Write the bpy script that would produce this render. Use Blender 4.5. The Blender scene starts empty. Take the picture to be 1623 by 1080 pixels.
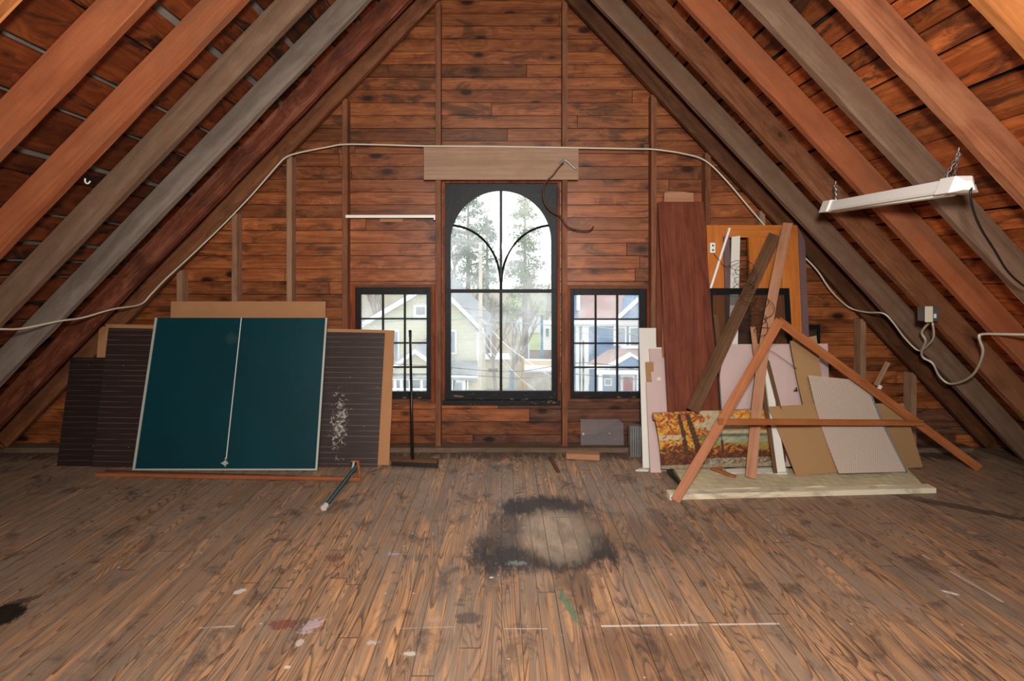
import bpy, math, random
from mathutils import Vector, Matrix
random.seed(7)
C = bpy.context.scene.collection
F = 849.0; CX = 795.0; CY = 435.0; H = 1.6; D = 4.85

# ---------------------------------------------------------------- camera
cam = bpy.data.cameras.new('camera'); co = bpy.data.objects.new('camera', cam); C.objects.link(co)
cam.sensor_width = 36; cam.lens = F / 1623 * 36
cam.shift_x = 16.5 / 1623; cam.shift_y = -105 / 1623
cam.clip_start = 0.05; cam.clip_end = 500
co.location = (0, 0, H); co.rotation_euler = (math.pi / 2, 0, 0)
sc = bpy.context.scene; sc.camera = co
sc.view_settings.view_transform = 'Standard'; sc.view_settings.look = 'None'
sc.view_settings.exposure = 0; sc.view_settings.gamma = 1
sc.view_settings.use_curve_mapping = False

def W(x, y, d):            # survey: where a sighted point at distance d stands
    return Vector(((x - CX) * d / F, d, H - (y - CY) * d / F))
def WF(x, y, z=0.0):       # sighted point standing on the floor (height z)
    d = (H - z) * F / (y - CY)
    return Vector(((x - CX) * d / F, d, z))
KL, BL_ = 1.04, 4.65       # left slope: z = BL_ + KL x ; right: z = BR_ - KR x
KR, BR_ = 1.07, 4.679
def WC(x, y, off=0.0):     # sighted point on the underside plane of the rafters
    if x < CX: d = (BL_ - off - H) * F / (CY - y + KL * (CX - x))
    else: d = (BR_ - off - H) * F / (CY - y + KR * (x - CX))
    return W(x, y, d)

def lin(c):
    r = []
    for v in c[:3]:
        v = v / 255.0
        r.append(v / 12.92 if v <= 0.04045 else ((v + 0.055) / 1.055) ** 2.4)
    return (r[0], r[1], r[2], 1.0)

# ---------------------------------------------------------------- mesh builder
class MB:
    def __init__(s): s.v = []; s.f = []; s.r = []; s.c = None; s.m = []
    def add(s, vs, fs, rnd=0.0, mi=0):
        b = len(s.v); s.v += [Vector(p) for p in vs]
        for f in fs: s.f.append([b + i for i in f]); s.r.append(rnd); s.m.append(mi)
    def hexa(s, a, rnd=0.0):   # a: 4 front + 4 back points
        s.add(a, [(0,1,2,3), (7,6,5,4), (0,4,5,1), (1,5,6,2), (2,6,7,3), (3,7,4,0)], rnd)
    def box(s, lo, hi, rnd=0.0):
        x0,y0,z0 = lo; x1,y1,z1 = hi
        s.hexa([(x0,y0,z0),(x1,y0,z0),(x1,y0,z1),(x0,y0,z1),(x0,y1,z0),(x1,y1,z0),(x1,y1,z1),(x0,y1,z1)], rnd)
    def bar(s, p0, p1, w, h, up=Vector((0,0,1)), rnd=0.0):   # w across, h along up
        p0 = Vector(p0); p1 = Vector(p1); t = (p1 - p0).normalized()
        sd = t.cross(up)
        sd = sd.normalized() if sd.length > 1e-5 else Vector((1,0,0))
        u = sd.cross(t).normalized()
        a = sd * w / 2; b = u * h / 2
        s.hexa([p0-a-b, p0+a-b, p0+a+b, p0-a+b, p1-a-b, p1+a-b, p1+a+b, p1-a+b], rnd)
    def tube(s, pts, r, n=8, r1=None, cap=True, rnd=0.0):
        pts = [Vector(p) for p in pts]; k = len(pts); rings = []
        prev = None
        for i, p in enumerate(pts):
            t = (pts[min(i+1,k-1)] - pts[max(i-1,0)]).normalized()
            if prev is None:
                a = Vector((0,0,1)) if abs(t.z) < .9 else Vector((1,0,0))
                u = t.cross(a).normalized()
            else:
                u = (prev - t * prev.dot(t)).normalized()
            prev = u; w = t.cross(u)
            rr = r if r1 is None else r + (r1 - r) * i / (k - 1)
            rings.append([p + (u*math.cos(q) + w*math.sin(q)) * rr for q in [2*math.pi*j/n for j in range(n)]])
        vs = [v for g in rings for v in g]; fs = []
        for i in range(k - 1):
            for j in range(n): fs.append((i*n+j, i*n+(j+1)%n, (i+1)*n+(j+1)%n, (i+1)*n+j))
        if cap: fs.append(tuple(range(n-1,-1,-1))); fs.append(tuple((k-1)*n+j for j in range(n)))
        s.add(vs, fs, rnd)
    def prism(s, poly, off, rnd=0.0):   # poly of 3d points, extruded by off
        off = Vector(off); n = len(poly); a = [Vector(p) for p in poly]
        s.add(a + [p + off for p in a], [tuple(range(n)), tuple(range(2*n-1, n-1, -1))] +
              [(i, n+i, n+(i+1)%n, (i+1)%n) for i in range(n)], rnd)

WM = {}
def obj(name, mb, mat, parent=None, frame=None, smooth=False, bevel=0.0):
    if frame is None:
        if parent is not None: frame = WM[parent.name].copy()
        else:
            xs = [v.x for v in mb.v]; ys = [v.y for v in mb.v]; zs = [v.z for v in mb.v]
            frame = Matrix.Translation(((min(xs)+max(xs))/2, (min(ys)+max(ys))/2, min(zs)))
    inv = frame.inverted()
    me = bpy.data.meshes.new(name)
    me.from_pydata([inv @ v for v in mb.v], [], mb.f)
    at = me.attributes.new('rnd', 'FLOAT', 'FACE')
    at.data.foreach_set('value', mb.r)
    if mb.c:
        ca = me.attributes.new('col', 'FLOAT_COLOR', 'POINT')
        for i, c in enumerate(mb.c): ca.data[i].color = c
    mats = mat if isinstance(mat, (list, tuple)) else [mat]
    for m in mats: me.materials.append(m)
    if len(mats) > 1: me.polygons.foreach_set('material_index', mb.m)
    import bmesh
    bm = bmesh.new(); bm.from_mesh(me)
    bmesh.ops.recalc_face_normals(bm, faces=bm.faces)
    bm.to_mesh(me); bm.free()
    if smooth:
        for p in me.polygons: p.use_smooth = True
    o = bpy.data.objects.new(name, me); C.objects.link(o)
    if parent is not None:
        o.parent = parent; o.matrix_basis = WM[parent.name].inverted() @ frame
    else: o.matrix_basis = frame
    WM[o.name] = frame
    if bevel:
        b = o.modifiers.new('bevel', 'BEVEL'); b.width = bevel; b.segments = 2; b.limit_method = 'ANGLE'
    return o
def tag(o, label, cat, group=None, kind=None):
    o['label'] = label; o['category'] = cat
    if group: o['group'] = group
    if kind: o['kind'] = kind
    return o
def thing(name, loc, label, cat, group=None, kind=None):
    o = bpy.data.objects.new(name, None); C.objects.link(o); o.location = loc
    o.empty_display_size = .1
    WM[o.name] = Matrix.Translation(loc)
    return tag(o, label, cat, group, kind)
def struct(name, mb, mat, parent=None, **k):
    o = obj(name, mb, mat, parent, **k)
    if parent is None: o['kind'] = 'structure'
    return o

# ---------------------------------------------------------------- materials
class NT:
    def __init__(s, name):
        s.m = bpy.data.materials.new(name); s.m.use_nodes = True
        s.t = s.m.node_tree; s.t.nodes.clear()
        s.out = s.n('ShaderNodeOutputMaterial')
    def n(s, ty, **k):
        nd = s.t.nodes.new(ty)
        for a, b in k.items(): setattr(nd, a, b)
        return nd
    def l(s, a, b): s.t.links.new(a, b)
    def put(s, sock, v):
        if hasattr(v, 'is_output') or isinstance(v, bpy.types.NodeSocket): s.l(v, sock)
        else: sock.default_value = v
    def math(s, op, a, b=None, c=None, clamp=False):
        nd = s.n('ShaderNodeMath', operation=op); nd.use_clamp = clamp
        s.put(nd.inputs[0], a)
        if b is not None: s.put(nd.inputs[1], b)
        if c is not None: s.put(nd.inputs[2], c)
        return nd.outputs[0]
    def mix(s, fac, a, b, blend='MIX'):
        nd = s.n('ShaderNodeMix', data_type='RGBA', blend_type=blend)
        s.put(nd.inputs[0], fac); s.put(nd.inputs[6], a); s.put(nd.inputs[7], b)
        return nd.outputs[2]
    def noise(s, vec, scale=1.0, detail=3.0, dist=0.0, rough=0.5):
        nd = s.n('ShaderNodeTexNoise'); s.l(vec, nd.inputs['Vector'])
        nd.inputs['Scale'].default_value = scale; nd.inputs['Detail'].default_value = detail
        nd.inputs['Distortion'].default_value = dist; nd.inputs['Roughness'].default_value = rough
        return nd.outputs[0]
    def mapping(s, vec, scale=(1,1,1), loc=(0,0,0)):
        nd = s.n('ShaderNodeMapping'); s.l(vec, nd.inputs[0])
        nd.inputs['Scale'].default_value = scale; nd.inputs['Location'].default_value = loc
        return nd.outputs[0]
    def ramp(s, fac, stops, interp='LINEAR'):
        nd = s.n('ShaderNodeValToRGB'); s.l(fac, nd.inputs[0]); cr = nd.color_ramp
        cr.interpolation = interp
        while len(cr.elements) < len(stops): cr.elements.new(0.5)
        for e, (p, c) in zip(cr.elements, stops):
            e.position = p; e.color = c if len(c) == 4 else (*c, 1)
        return nd.outputs[0]
    def sstep(s, v, a, b):
        nd = s.n('ShaderNodeMapRange', interpolation_type='SMOOTHSTEP')
        s.put(nd.inputs[0], v); nd.inputs[1].default_value = a; nd.inputs[2].default_value = b
        return nd.outputs[0]
    def bsdf(s, col, rough=0.7, spec=0.3, metal=0.0, bump=None, bs=0.3, bd=0.002):
        p = s.n('ShaderNodeBsdfPrincipled')
        s.put(p.inputs['Base Color'], col); s.put(p.inputs['Roughness'], rough)
        p.inputs['Specular IOR Level'].default_value = spec; p.inputs['Metallic'].default_value = metal
        if bump is not None:
            b = s.n('ShaderNodeBump'); b.inputs['Strength'].default_value = bs; b.inputs['Distance'].default_value = bd
            s.l(bump, b.inputs['Height']); s.l(b.outputs[0], p.inputs['Normal'])
        s.l(p.outputs[0], s.out.inputs[0]); return p

def sc4(c, k): return (min(c[0]*k,1), min(c[1]*k,1), min(c[2]*k,1), 1)

def plain(name, c, rough=0.6, spec=0.3, metal=0.0, var=0.12, scale=8.0, bs=0.1):
    t = NT(name); tc = t.n('ShaderNodeTexCoord').outputs['Object']
    n = t.noise(tc, scale, 4.0, 0.3)
    col = t.mix(n, sc4(lin(c), 1 - var*1.6), sc4(lin(c), 1 + var*1.6))
    n2 = t.noise(tc, scale*9, 3.0)
    t.bsdf(col, rough, spec, metal, n2, bs, 0.001)
    return t.m

def wood(name, dark, mid, light, along='X', knots=0.0, knotd=1.0, streak=1.0, blotch=None, blotch_amt=0.5,
         rough=0.65, spec=0.25, gs=1.0, boardvar=0.0, bump=0.4, attr=True, dirt=0.0):
    t = NT(name); tc = t.n('ShaderNodeTexCoord').outputs['Object']
    at = t.n('ShaderNodeAttribute'); at.attribute_name = 'rnd'; rnd = at.outputs['Fac']
    oi = t.n('ShaderNodeObjectInfo').outputs['Random']
    rs = t.math('ADD', rnd, t.math('MULTIPLY', oi, 1.0))
    cmb = t.n('ShaderNodeCombineXYZ')
    for i, k in enumerate((37.0, 53.0, 71.0)): t.l(t.math('MULTIPLY', rs, k), cmb.inputs[i])
    va = t.n('ShaderNodeVectorMath', operation='ADD'); t.l(tc, va.inputs[0]); t.l(cmb.outputs[0], va.inputs[1])
    p = va.outputs[0]
    ax = {'X':0,'Y':1,'Z':2}[along]
    def st(a, b): return tuple(a if i == ax else b for i in range(3))
    vec = t.mapping(p, st(0.5*gs, 13.0*gs))
    kd = None
    if knots > 0:
        v = t.n('ShaderNodeTexVoronoi'); v.inputs['Scale'].default_value = 1.0
        t.l(t.mapping(p, st(5.0*knotd, 10.0*knotd)), v.inputs['Vector'])
        kd = v.outputs['Distance']
        swirl = t.math('POWER', t.math('SUBTRACT', 1.0, kd, clamp=True), 4.0)
        vm = t.n('ShaderNodeVectorMath', operation='ADD'); t.l(vec, vm.inputs[0])
        c2 = t.n('ShaderNodeCombineXYZ')
        for i in range(3): t.l(t.math('MULTIPLY', swirl, 1.3), c2.inputs[i])
        t.l(c2.outputs[0], vm.inputs[1]); vec = vm.outputs[0]
    g = t.noise(vec, 1.0, 7.0, 0.12, 0.62)
    rings = t.math('ABSOLUTE', t.math('SINE', t.math('MULTIPLY', t.noise(vec, 0.5, 1.5, 0.1), 44.0)))
    fine = t.noise(t.mapping(p, st(4.0, 150.0)), 1.0, 4.0)
    mott = t.noise(t.mapping(p, st(5.0, 9.0)), 1.0, 6.0, .3, .65)
    f = t.math('ADD', t.math('MULTIPLY', g, 0.42), t.math('MULTIPLY', fine, 0.22*streak))
    f = t.math('ADD', f, t.math('ADD', t.math('MULTIPLY', rings, 0.07), t.math('MULTIPLY', mott, .28)))
    col = t.ramp(f, [(0.28, lin(dark)), (0.5, lin(mid)), (0.72, lin(light))])
    if boardvar > 0:
        bv = t.n('ShaderNodeTexWhiteNoise', noise_dimensions='1D'); t.l(t.math('MULTIPLY', rs, 91.7), bv.inputs['W'])
        k = t.math('MULTIPLY_ADD', bv.outputs['Value'], boardvar*2, 1 - boardvar)
        cc = t.n('ShaderNodeCombineColor')
        for i in range(3): t.l(k, cc.inputs[i])
        col = t.mix(1.0, col, cc.outputs[0], 'MULTIPLY')
    if blotch:
        b = t.noise(t.mapping(p, st(1.1, 3.2)), 1.0, 5.0, 0.8, 0.6)
        col = t.mix(t.math('MULTIPLY', t.sstep(b, 0.48, 0.66), blotch_amt), col, lin(blotch))
    if dirt > 0:
        b = t.noise(t.mapping(p, st(1.6, 5.0)), 1.0, 6.0, 1.2, 0.65)
        col = t.mix(t.math('MULTIPLY', t.sstep(b, 0.52, 0.64), dirt), col, (0.012, 0.009, 0.007, 1))
    if knots > 0:
        m = t.math('SUBTRACT', 1.0, t.sstep(kd, 0.07*knots, 0.07 + 0.12*knots))
        sel = t.n('ShaderNodeSeparateColor'); t.l(v.outputs['Color'], sel.inputs[0])
        m = t.math('MULTIPLY', m, t.math('GREATER_THAN', sel.outputs[0], 0.5))
        col = t.mix(m, col, sc4(lin(dark), 0.35))
        h = t.math('MULTIPLY', t.math('SUBTRACT', 1.0, t.sstep(kd, 0.1, 0.5)), t.math('GREATER_THAN', sel.outputs[0], 0.5))
        col = t.mix(t.math('MULTIPLY', h, 0.45), col, sc4(lin(dark), 0.9))
    t.bsdf(col, rough, spec, 0.0, f, bump, 0.004)
    return t.m

M = {}
M['wall'] = wood('gable_board_wood', (62,28,12), (118,62,30), (168,102,58), 'X', knots=1.5, knotd=.62, boardvar=0.42, dirt=0.62, rough=0.45, spec=0.4, gs=.8, streak=1.5)
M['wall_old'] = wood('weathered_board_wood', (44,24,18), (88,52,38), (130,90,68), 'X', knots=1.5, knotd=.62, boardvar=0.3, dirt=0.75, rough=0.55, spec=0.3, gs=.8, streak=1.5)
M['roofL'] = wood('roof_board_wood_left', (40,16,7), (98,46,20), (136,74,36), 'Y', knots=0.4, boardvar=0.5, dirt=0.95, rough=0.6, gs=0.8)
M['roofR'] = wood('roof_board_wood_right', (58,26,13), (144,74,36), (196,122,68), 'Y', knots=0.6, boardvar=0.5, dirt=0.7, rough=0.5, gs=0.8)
M['shingle'] = plain('grey_shingle_back', (128,120,112), 0.9, 0.1, var=0.4, scale=5)
M['shingle_dark'] = plain('dark_shingle_back', (46,38,34), 0.9, 0.1, var=0.4, scale=5)
M['stud'] = wood('stud_wood', (66,34,20), (124,76,50), (160,106,74), 'X', dirt=0.3, blotch=(120,92,72), blotch_amt=.4)
M['stud_pale'] = wood('pale_stud_wood', (90,62,46), (150,114,90), (176,140,112), 'X')
RAF = {
 'tan': wood('rafter_tan', (120,70,34), (178,112,62), (206,144,86), 'X', rough=.6, blotch=(150,90,50)),
 'orange': wood('rafter_orange', (112,58,34), (150,84,52), (174,106,70), 'X', rough=.65, blotch=(128,86,62), blotch_amt=.7, gs=.6, bump=.25),
 'orange2': wood('rafter_orange_ring', (96,52,32), (144,88,60), (184,124,84), 'X', rough=.6, blotch=(170,116,84), blotch_amt=.5, gs=.7),
 'greybrown': wood('rafter_greybrown', (84,62,50), (118,92,74), (150,122,102), 'X', rough=.8, blotch=(124,84,60), blotch_amt=.6, gs=.6, bump=.25),
 'grey': wood('rafter_grey', (92,80,70), (128,114,104), (152,138,126), 'X', rough=.85, blotch=(92,80,72), blotch_amt=.5, gs=.6, bump=.25),
 'red': wood('rafter_redbrown', (60,26,16), (112,58,40), (168,112,86), 'X', knots=.6, knotd=.6, blotch=(60,30,18), blotch_amt=.7),
 'brown': wood('rafter_brown', (64,36,22), (118,72,46), (154,102,70), 'X', knots=.5, knotd=.6, blotch=(140,96,68), blotch_amt=.5),
 'darkbrown': wood('rafter_darkbrown', (44,24,14), (92,56,34), (124,80,52), 'X', knots=.5, knotd=.6, blotch=(64,38,24), blotch_amt=.5),
}
M['black'] = plain('black_window_paint', (14,15,18), 0.5, 0.25, var=0.35, scale=30, bs=.6)
t = NT('chipped_black_paint'); tc = t.n('ShaderNodeTexCoord').outputs['Object']
n = t.noise(tc, 30, 4.0, .3); col = t.mix(n, lin((12,13,16)), lin((30,33,38)))
n2 = t.noise(t.mapping(tc, (14, 14, 40)), 1.0, 7.0, .5, .7); z_ = t.n('ShaderNodeSeparateXYZ'); t.l(tc, z_.inputs[0])
k = t.math('ADD', n2, t.math('MULTIPLY', t.math('LESS_THAN', z_.outputs[2], .06), .07))
col = t.mix(t.math('MULTIPLY', t.sstep(k, .67, .72), .8), col, lin((150,120,96)))
t.bsdf(col, .5, .25, 0, n, .6, .002); M['black_chipped'] = t.m
M['casing'] = wood('casing_wood', (60,22,8), (120,54,22), (160,84,42), 'Z', dirt=.5)
M['casingX'] = wood('casing_wood_cross', (50,26,14), (104,64,42), (140,96,68), 'X', dirt=.6)
M['plate'] = wood('floor_plate_wood', (60,44,34), (104,84,68), (140,120,102), 'X', dirt=.4)
M['plateY'] = wood('floor_plate_wood_side', (60,44,34), (104,84,68), (140,120,102), 'Y', dirt=.4)
M['lintel'] = wood('lintel_wood', (132,104,84), (162,132,110), (184,154,130), 'X', boardvar=0, rough=.85, gs=.7)
M['fibre'] = plain('tan_fibreboard', (178,130,92), 0.9, 0.1, var=0.06, scale=6, bs=.2)
M['cardboard'] = plain('brown_cardboard', (168,132,94), 0.9, 0.1, var=0.05, scale=4, bs=.1)
M['foam'] = plain('pink_foam', (206,180,176), 0.8, 0.2, var=0.04, scale=5)
M['white'] = plain('white_board_paint', (226,224,216), 0.5, 0.3, var=0.03, scale=5)
M['whitegloss'] = plain('white_enamel', (246,245,240), 0.3, 0.5, var=0.02, scale=5)
M['cable'] = plain('cream_cable_sheath', (214,206,188), 0.5, 0.4, var=0.06, scale=5)
M['metal'] = plain('galvanised_metal', (150,152,154), 0.4, 0.5, metal=0.8, var=0.2, scale=12)
M['alu'] = plain('pale_metal_trim', (196,200,190), 0.4, 0.5, metal=0.2, var=0.1, scale=6)
M['wire'] = plain('dark_wire', (34,28,26), 0.5, 0.4)
M['brownwire'] = plain('brown_wire', (84,44,24), 0.5, 0.4)
M['rubber'] = plain('grey_rubber', (200,198,190), 0.6, 0.3)
M['blackpole'] = plain('black_pole_paint', (14,13,14), 0.35, 0.5)
M['redwood'] = wood('reddish_panel_wood', (52,20,12), (98,44,28), (134,70,46), 'X', gs=1.3, rough=.6, streak=1.6)
M['doorwood'] = wood('honey_door_wood', (160,84,30), (196,116,52), (214,138,70), 'X', gs=1.2, rough=.4)
M['plankdark'] = wood('dark_plank_wood', (50,32,20), (96,66,44), (126,92,66), 'X', rough=.8)
M['planktan'] = wood('tan_plank_wood', (128,82,60), (172,122,92), (196,146,114), 'X', rough=.7)
M['aframe'] = wood('a_frame_wood', (118,64,32), (166,100,58), (192,126,80), 'X', rough=.5)
M['beigeplank'] = wood('whitewashed_plank', (180,166,134), (226,216,188), (240,232,208), 'X', dirt=.35, rough=.8)
M['apron'] = wood('table_apron_wood', (110,54,26), (160,92,56), (180,112,74), 'X')

def simple_color_attr(name, rough=.5):
    t = NT(name); a = t.n('ShaderNodeAttribute'); a.attribute_name = 'col'
    tc = t.n('ShaderNodeTexCoord').outputs['Object']
    n = t.noise(tc, 60, 4.0)
    t.bsdf(a.outputs['Color'], rough, .4, 0, n, .6, .003); return t.m
M['canvas'] = simple_color_attr('painted_canvas')

# green table surface
t = NT('green_table_paint'); tc = t.n('ShaderNodeTexCoord').outputs['Object']
n = t.noise(tc, 1.6, 3.0, .5); col = t.mix(n, lin((8,46,54)), lin((6,66,76)))
v = t.n('ShaderNodeTexVoronoi'); v.inputs['Scale'].default_value = 9; t.l(tc, v.inputs['Vector'])
sp = t.math('MULTIPLY', t.math('LESS_THAN', v.outputs['Distance'], 0.05), 0.3)
col = t.mix(sp, col, lin((70,100,100)))
s1 = t.noise(t.mapping(tc, (1.2, 1.2, 26)), 1.0, 4.0, 2.0)
col = t.mix(t.math('MULTIPLY', t.sstep(s1, .64, .72), .18), col, lin((120,140,140)))
t.bsdf(col, .38, .45, 0, n, .05, .001); M['green'] = t.m

# dark ribbed hardboard: pale horizontal scores
def ribbed(name, base, line, pitch, scuff):
    t = NT(name); tc = t.n('ShaderNodeTexCoord').outputs['Object']
    sx = t.n('ShaderNodeSeparateXYZ'); t.l(tc, sx.inputs[0])
    fr = t.math('FRACT', t.math('MULTIPLY', sx.outputs[1], 1/pitch))
    ln = t.math('LESS_THAN', fr, 0.07)
    g = t.noise(t.mapping(tc, (3, 60, 1)), 1.0, 4.0)
    g2 = t.noise(t.mapping(tc, (2.5, 20, 1)), 1.0, 3.0, .4)
    col = t.mix(g, lin(base), sc4(lin(base), 2.2))
    lm = t.math('MULTIPLY', ln, t.sstep(g2, .35, .6))
    col = t.mix(t.math('MULTIPLY', lm, .55), col, lin(line))
    if scuff:
        cx, cy, rx, ry = scuff
        dx = t.math('DIVIDE', t.math('SUBTRACT', sx.outputs[0], cx), rx); dy = t.math('DIVIDE', t.math('SUBTRACT', sx.outputs[1], cy), ry)
        r = t.math('SQRT', t.math('ADD', t.math('MULTIPLY', dx, dx), t.math('MULTIPLY', dy, dy)))
        nn = t.noise(t.mapping(tc, (26, 26, 1)), 1.0, 8.0, 1.0, .75)
        k = t.math('SUBTRACT', t.math('ADD', nn, .12), t.math('MULTIPLY', r, .22))
        col = t.mix(t.math('MULTIPLY', t.sstep(k, .54, .62), .8), col, lin((190,182,176)))
    v = t.n('ShaderNodeTexVoronoi'); v.inputs['Scale'].default_value = 7; t.l(tc, v.inputs['Vector'])
    col = t.mix(t.math('MULTIPLY', t.math('LESS_THAN', v.outputs['Distance'], .05), .4), col, lin((150,120,100)))
    t.bsdf(col, .45, .4, 0, fr, .15, .002); return t.m

# floor
def floor_mat():
    t = NT('old_floorboards'); tc = t.n('ShaderNodeTexCoord').outputs['Object']
    s = t.n('ShaderNodeSeparateXYZ'); t.l(tc, s.inputs[0]); X = s.outputs[0]; Y = s.outputs[1]
    PW = 0.09
    u = t.math('DIVIDE', t.math('ADD', X, 0.0), PW); pi = t.math('FLOOR', u); fu = t.math('FRACT', u)
    wn = t.n('ShaderNodeTexWhiteNoise', noise_dimensions='1D'); t.l(pi, wn.inputs['W']); r1 = wn.outputs['Value']
    yy = t.math('DIVIDE', t.math('ADD', Y, t.math('MULTIPLY', r1, 17.3)), 3.6)
    bi = t.math('FLOOR', yy); fy = t.math('FRACT', yy)
    w2 = t.n('ShaderNodeTexWhiteNoise', noise_dimensions='2D'); cb = t.n('ShaderNodeCombineXYZ'); t.l(pi, cb.inputs[0]); t.l(bi, cb.inputs[1]); t.l(cb.outputs[0], w2.inputs['Vector'])
    r2 = w2.outputs['Value']
    cb2 = t.n('ShaderNodeCombineXYZ'); t.l(X, cb2.inputs[0]); t.l(Y, cb2.inputs[1]); t.l(t.math('MULTIPLY', r2, 57.0), cb2.inputs[2]); P = cb2.outputs[0]
    # cathedral grain
    field = t.noise(t.mapping(P, (8.0, 0.55, 1.0)), 1.0, 1.2, .25)
    rings = t.math('FRACT', t.math('MULTIPLY', field, 34.0))
    ring = t.math('MULTIPLY', t.sstep(rings, .45, .97), t.math('SUBTRACT', 1.0, t.sstep(rings, .95, 1.0)))
    fine = t.noise(t.mapping(P, (240.0, 5.0, 1.0)), 1.0, 3.0)
    med = t.noise(t.mapping(P, (40.0, 1.6, 1.0)), 1.0, 4.0, .3)
    col = t.mix(t.sstep(med,.3,.7), lin((166,124,92)), lin((232,172,116)))
    col = t.mix(t.math('MULTIPLY', ring, t.math('MULTIPLY', t.sstep(t.noise(t.mapping(P,(6,1.2,1)),1.0,3.0), .25,.5), .9)), col, lin((66,48,40)))
    col = t.mix(t.math('MULTIPLY', fine, .3), col, lin((90,66,48)))
    # per board tone
    k = t.math('MULTIPLY_ADD', r2, .34, .84)
    cc = t.n('ShaderNodeCombineColor'); [t.l(k, cc.inputs[i]) for i in range(3)]
    col = t.mix(1.0, col, cc.outputs[0], 'MULTIPLY')
    # grey worn dust, heavier off the walked middle of the room
    ax_ = t.math('ABSOLUTE', t.math('SUBTRACT', X, .1))
    wear = t.math('ADD', t.math('MULTIPLY', t.sstep(ax_, .9, 3.2), .3), t.math('MULTIPLY', t.sstep(Y, 2.6, 4.6), .34))
    wn3 = t.noise(t.mapping(tc, (1.6, .8, 1)), 1.0, 7.0, .9, .62)
    wear = t.math('ADD', wear, t.math('MULTIPLY', t.math('SUBTRACT', wn3, .5), 2.2))
    wear = t.sstep(wear, -.6, .4)
    streaks = t.noise(t.mapping(P, (22.0, 2.2, 1.0)), 1.0, 6.0, .3, .65)
    wear = t.math('MULTIPLY', wear, t.math('MULTIPLY_ADD', t.sstep(streaks, .38, .56), .65, .35))
    grime = t.mix(t.noise(t.mapping(tc, (3, 2, 1)), 1.0, 6.0, .2, .6), lin((104,90,80)), lin((172,152,134)))
    col = t.mix(t.math('MULTIPLY', wear, .9), col, grime)
    # dirt smudges
    d1 = t.noise(t.mapping(tc, (5, 3.5, 1)), 1.0, 7.0, .5, .7)
    col = t.mix(t.math('MULTIPLY', t.sstep(d1, .52, .66), .62), col, lin((70,60,54)))
    d2 = t.noise(t.mapping(tc, (13, 9, 1), (5,3,0)), 1.0, 5.0, .5, .6)
    col = t.mix(t.math('MULTIPLY', t.sstep(d2, .62, .72), .55), col, lin((58,50,46)))
    # blotches helper
    jn = t.noise(t.mapping(P, (14, 5, 1)), 1.0, 7.0, .1, .72)
    jit = t.math('MULTIPLY', t.math('SUBTRACT', jn, .5), 3.4)
    hjn = t.noise(t.mapping(tc, (60, 40, 1)), 1.0, 5.0, .6, .7)
    hj = t.math('MULTIPLY', t.math('SUBTRACT', hjn, .5), 4.0)
    def ell(px, py, rx, ry, ang=0.0, soft=.25, j=1.0):
        q = WF(px, py); a = math.radians(ang); ca, sa = math.cos(a), math.sin(a)
        dx = t.math('SUBTRACT', X, q.x); dy = t.math('SUBTRACT', Y, q.y)
        e1 = t.math('DIVIDE', t.math('ADD', t.math('MULTIPLY', dx, ca), t.math('MULTIPLY', dy, sa)), rx)
        e2 = t.math('DIVIDE', t.math('ADD', t.math('MULTIPLY', dx, -sa), t.math('MULTIPLY', dy, ca)), ry)
        r = t.math('SQRT', t.math('ADD', t.math('MULTIPLY', e1, e1), t.math('MULTIPLY', e2, e2)))
        r = t.math('ADD', r, t.math('MULTIPLY', jit if max(rx, ry) > .12 else hj, j))
        return t.math('SUBTRACT', 1.0, t.sstep(r, 1-soft, 1+soft)), r
    for (px, py, rx, ry, an, am, j) in [(862,803,.30,.17,0,.9,.7), (800,848,.13,.42,-8,.62,.9), (945,868,.10,.17,0,.9,.6), (860,886,.42,.13,0,.85,.8), (905,912,.10,.3,4,.55,.9), (770,865,.1,.1,0,.6,.9)]:
        m_, _ = ell(px, py, rx, ry, an, .35, j)
        col = t.mix(t.math('MULTIPLY', m_, am), col, lin((42,35,34)))
    inner, _ = ell(884, 846, .21, .30, soft=.35, j=.45)
    col = t.mix(t.math('MULTIPLY', inner, .85), col, t.mix(fine, lin((206,186,162)), lin((164,142,118))))
    ms, _ = ell(1000, 850, .5, .28, soft=.5)
    col = t.mix(t.math('MULTIPLY', ms, .4), col, lin((64,48,42)))
    ms, _ = ell(1010, 1040, .28, .2, soft=.4, j=.5)
    col = t.mix(t.math('MULTIPLY', ms, .5), col, lin((78,52,40)))
    for (px, py, rx, ry, an, c, am, j) in [
        (902, 962, .02, .14, 12, (76,128,92), .7, .9), (494, 992, .035, .055, -30, (206,180,184), .75, 1.0), (448,990,.06,.035,0,(120,44,40),.6,.8),
        (380, 938, .03, .02, 40, (220,214,206), .9, .5), (1506, 940, .035, .012, -35, (226,224,220), .95, .2),
        (624, 878, .03, .02, 0, (176,170,170), .8, .6), (530, 885, .05, .04, 0, (112,62,54), .6, .8), (650,1037,.03,.012,0,(212,206,198),.8,.7),
        (590,1019,.025,.012,0,(200,190,180),.8,.8), (474,1020,.02,.02,0,(210,200,190),.8,.8), (779,916,.012,.008,0,(220,220,215),.9,.3),
        (455,1058,.012,.01,0,(215,210,205),.9,.6), (1540,845,.03,.02,0,(180,140,110),.8,.4), (820,893,.05,.02,0,(140,160,160),.6,1.2),
        (690,982,.035,.02,0,(190,160,140),.6,1.0), (1405,830,.05,.02,0,(120,80,90),.5,1.0), (742,980,.06,.04,0,(78,70,66),.7,.5),
        (2, 976, .10, .09, -30, (22,18,15), .95, .35), (20,958,.10,.03,40,(36,28,22),.7,.8), (1500,800,.6,.05,-36,(36,28,24),.6,.5)]:
        m_, _ = ell(px, py, rx, ry, an, .18, j)
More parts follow.
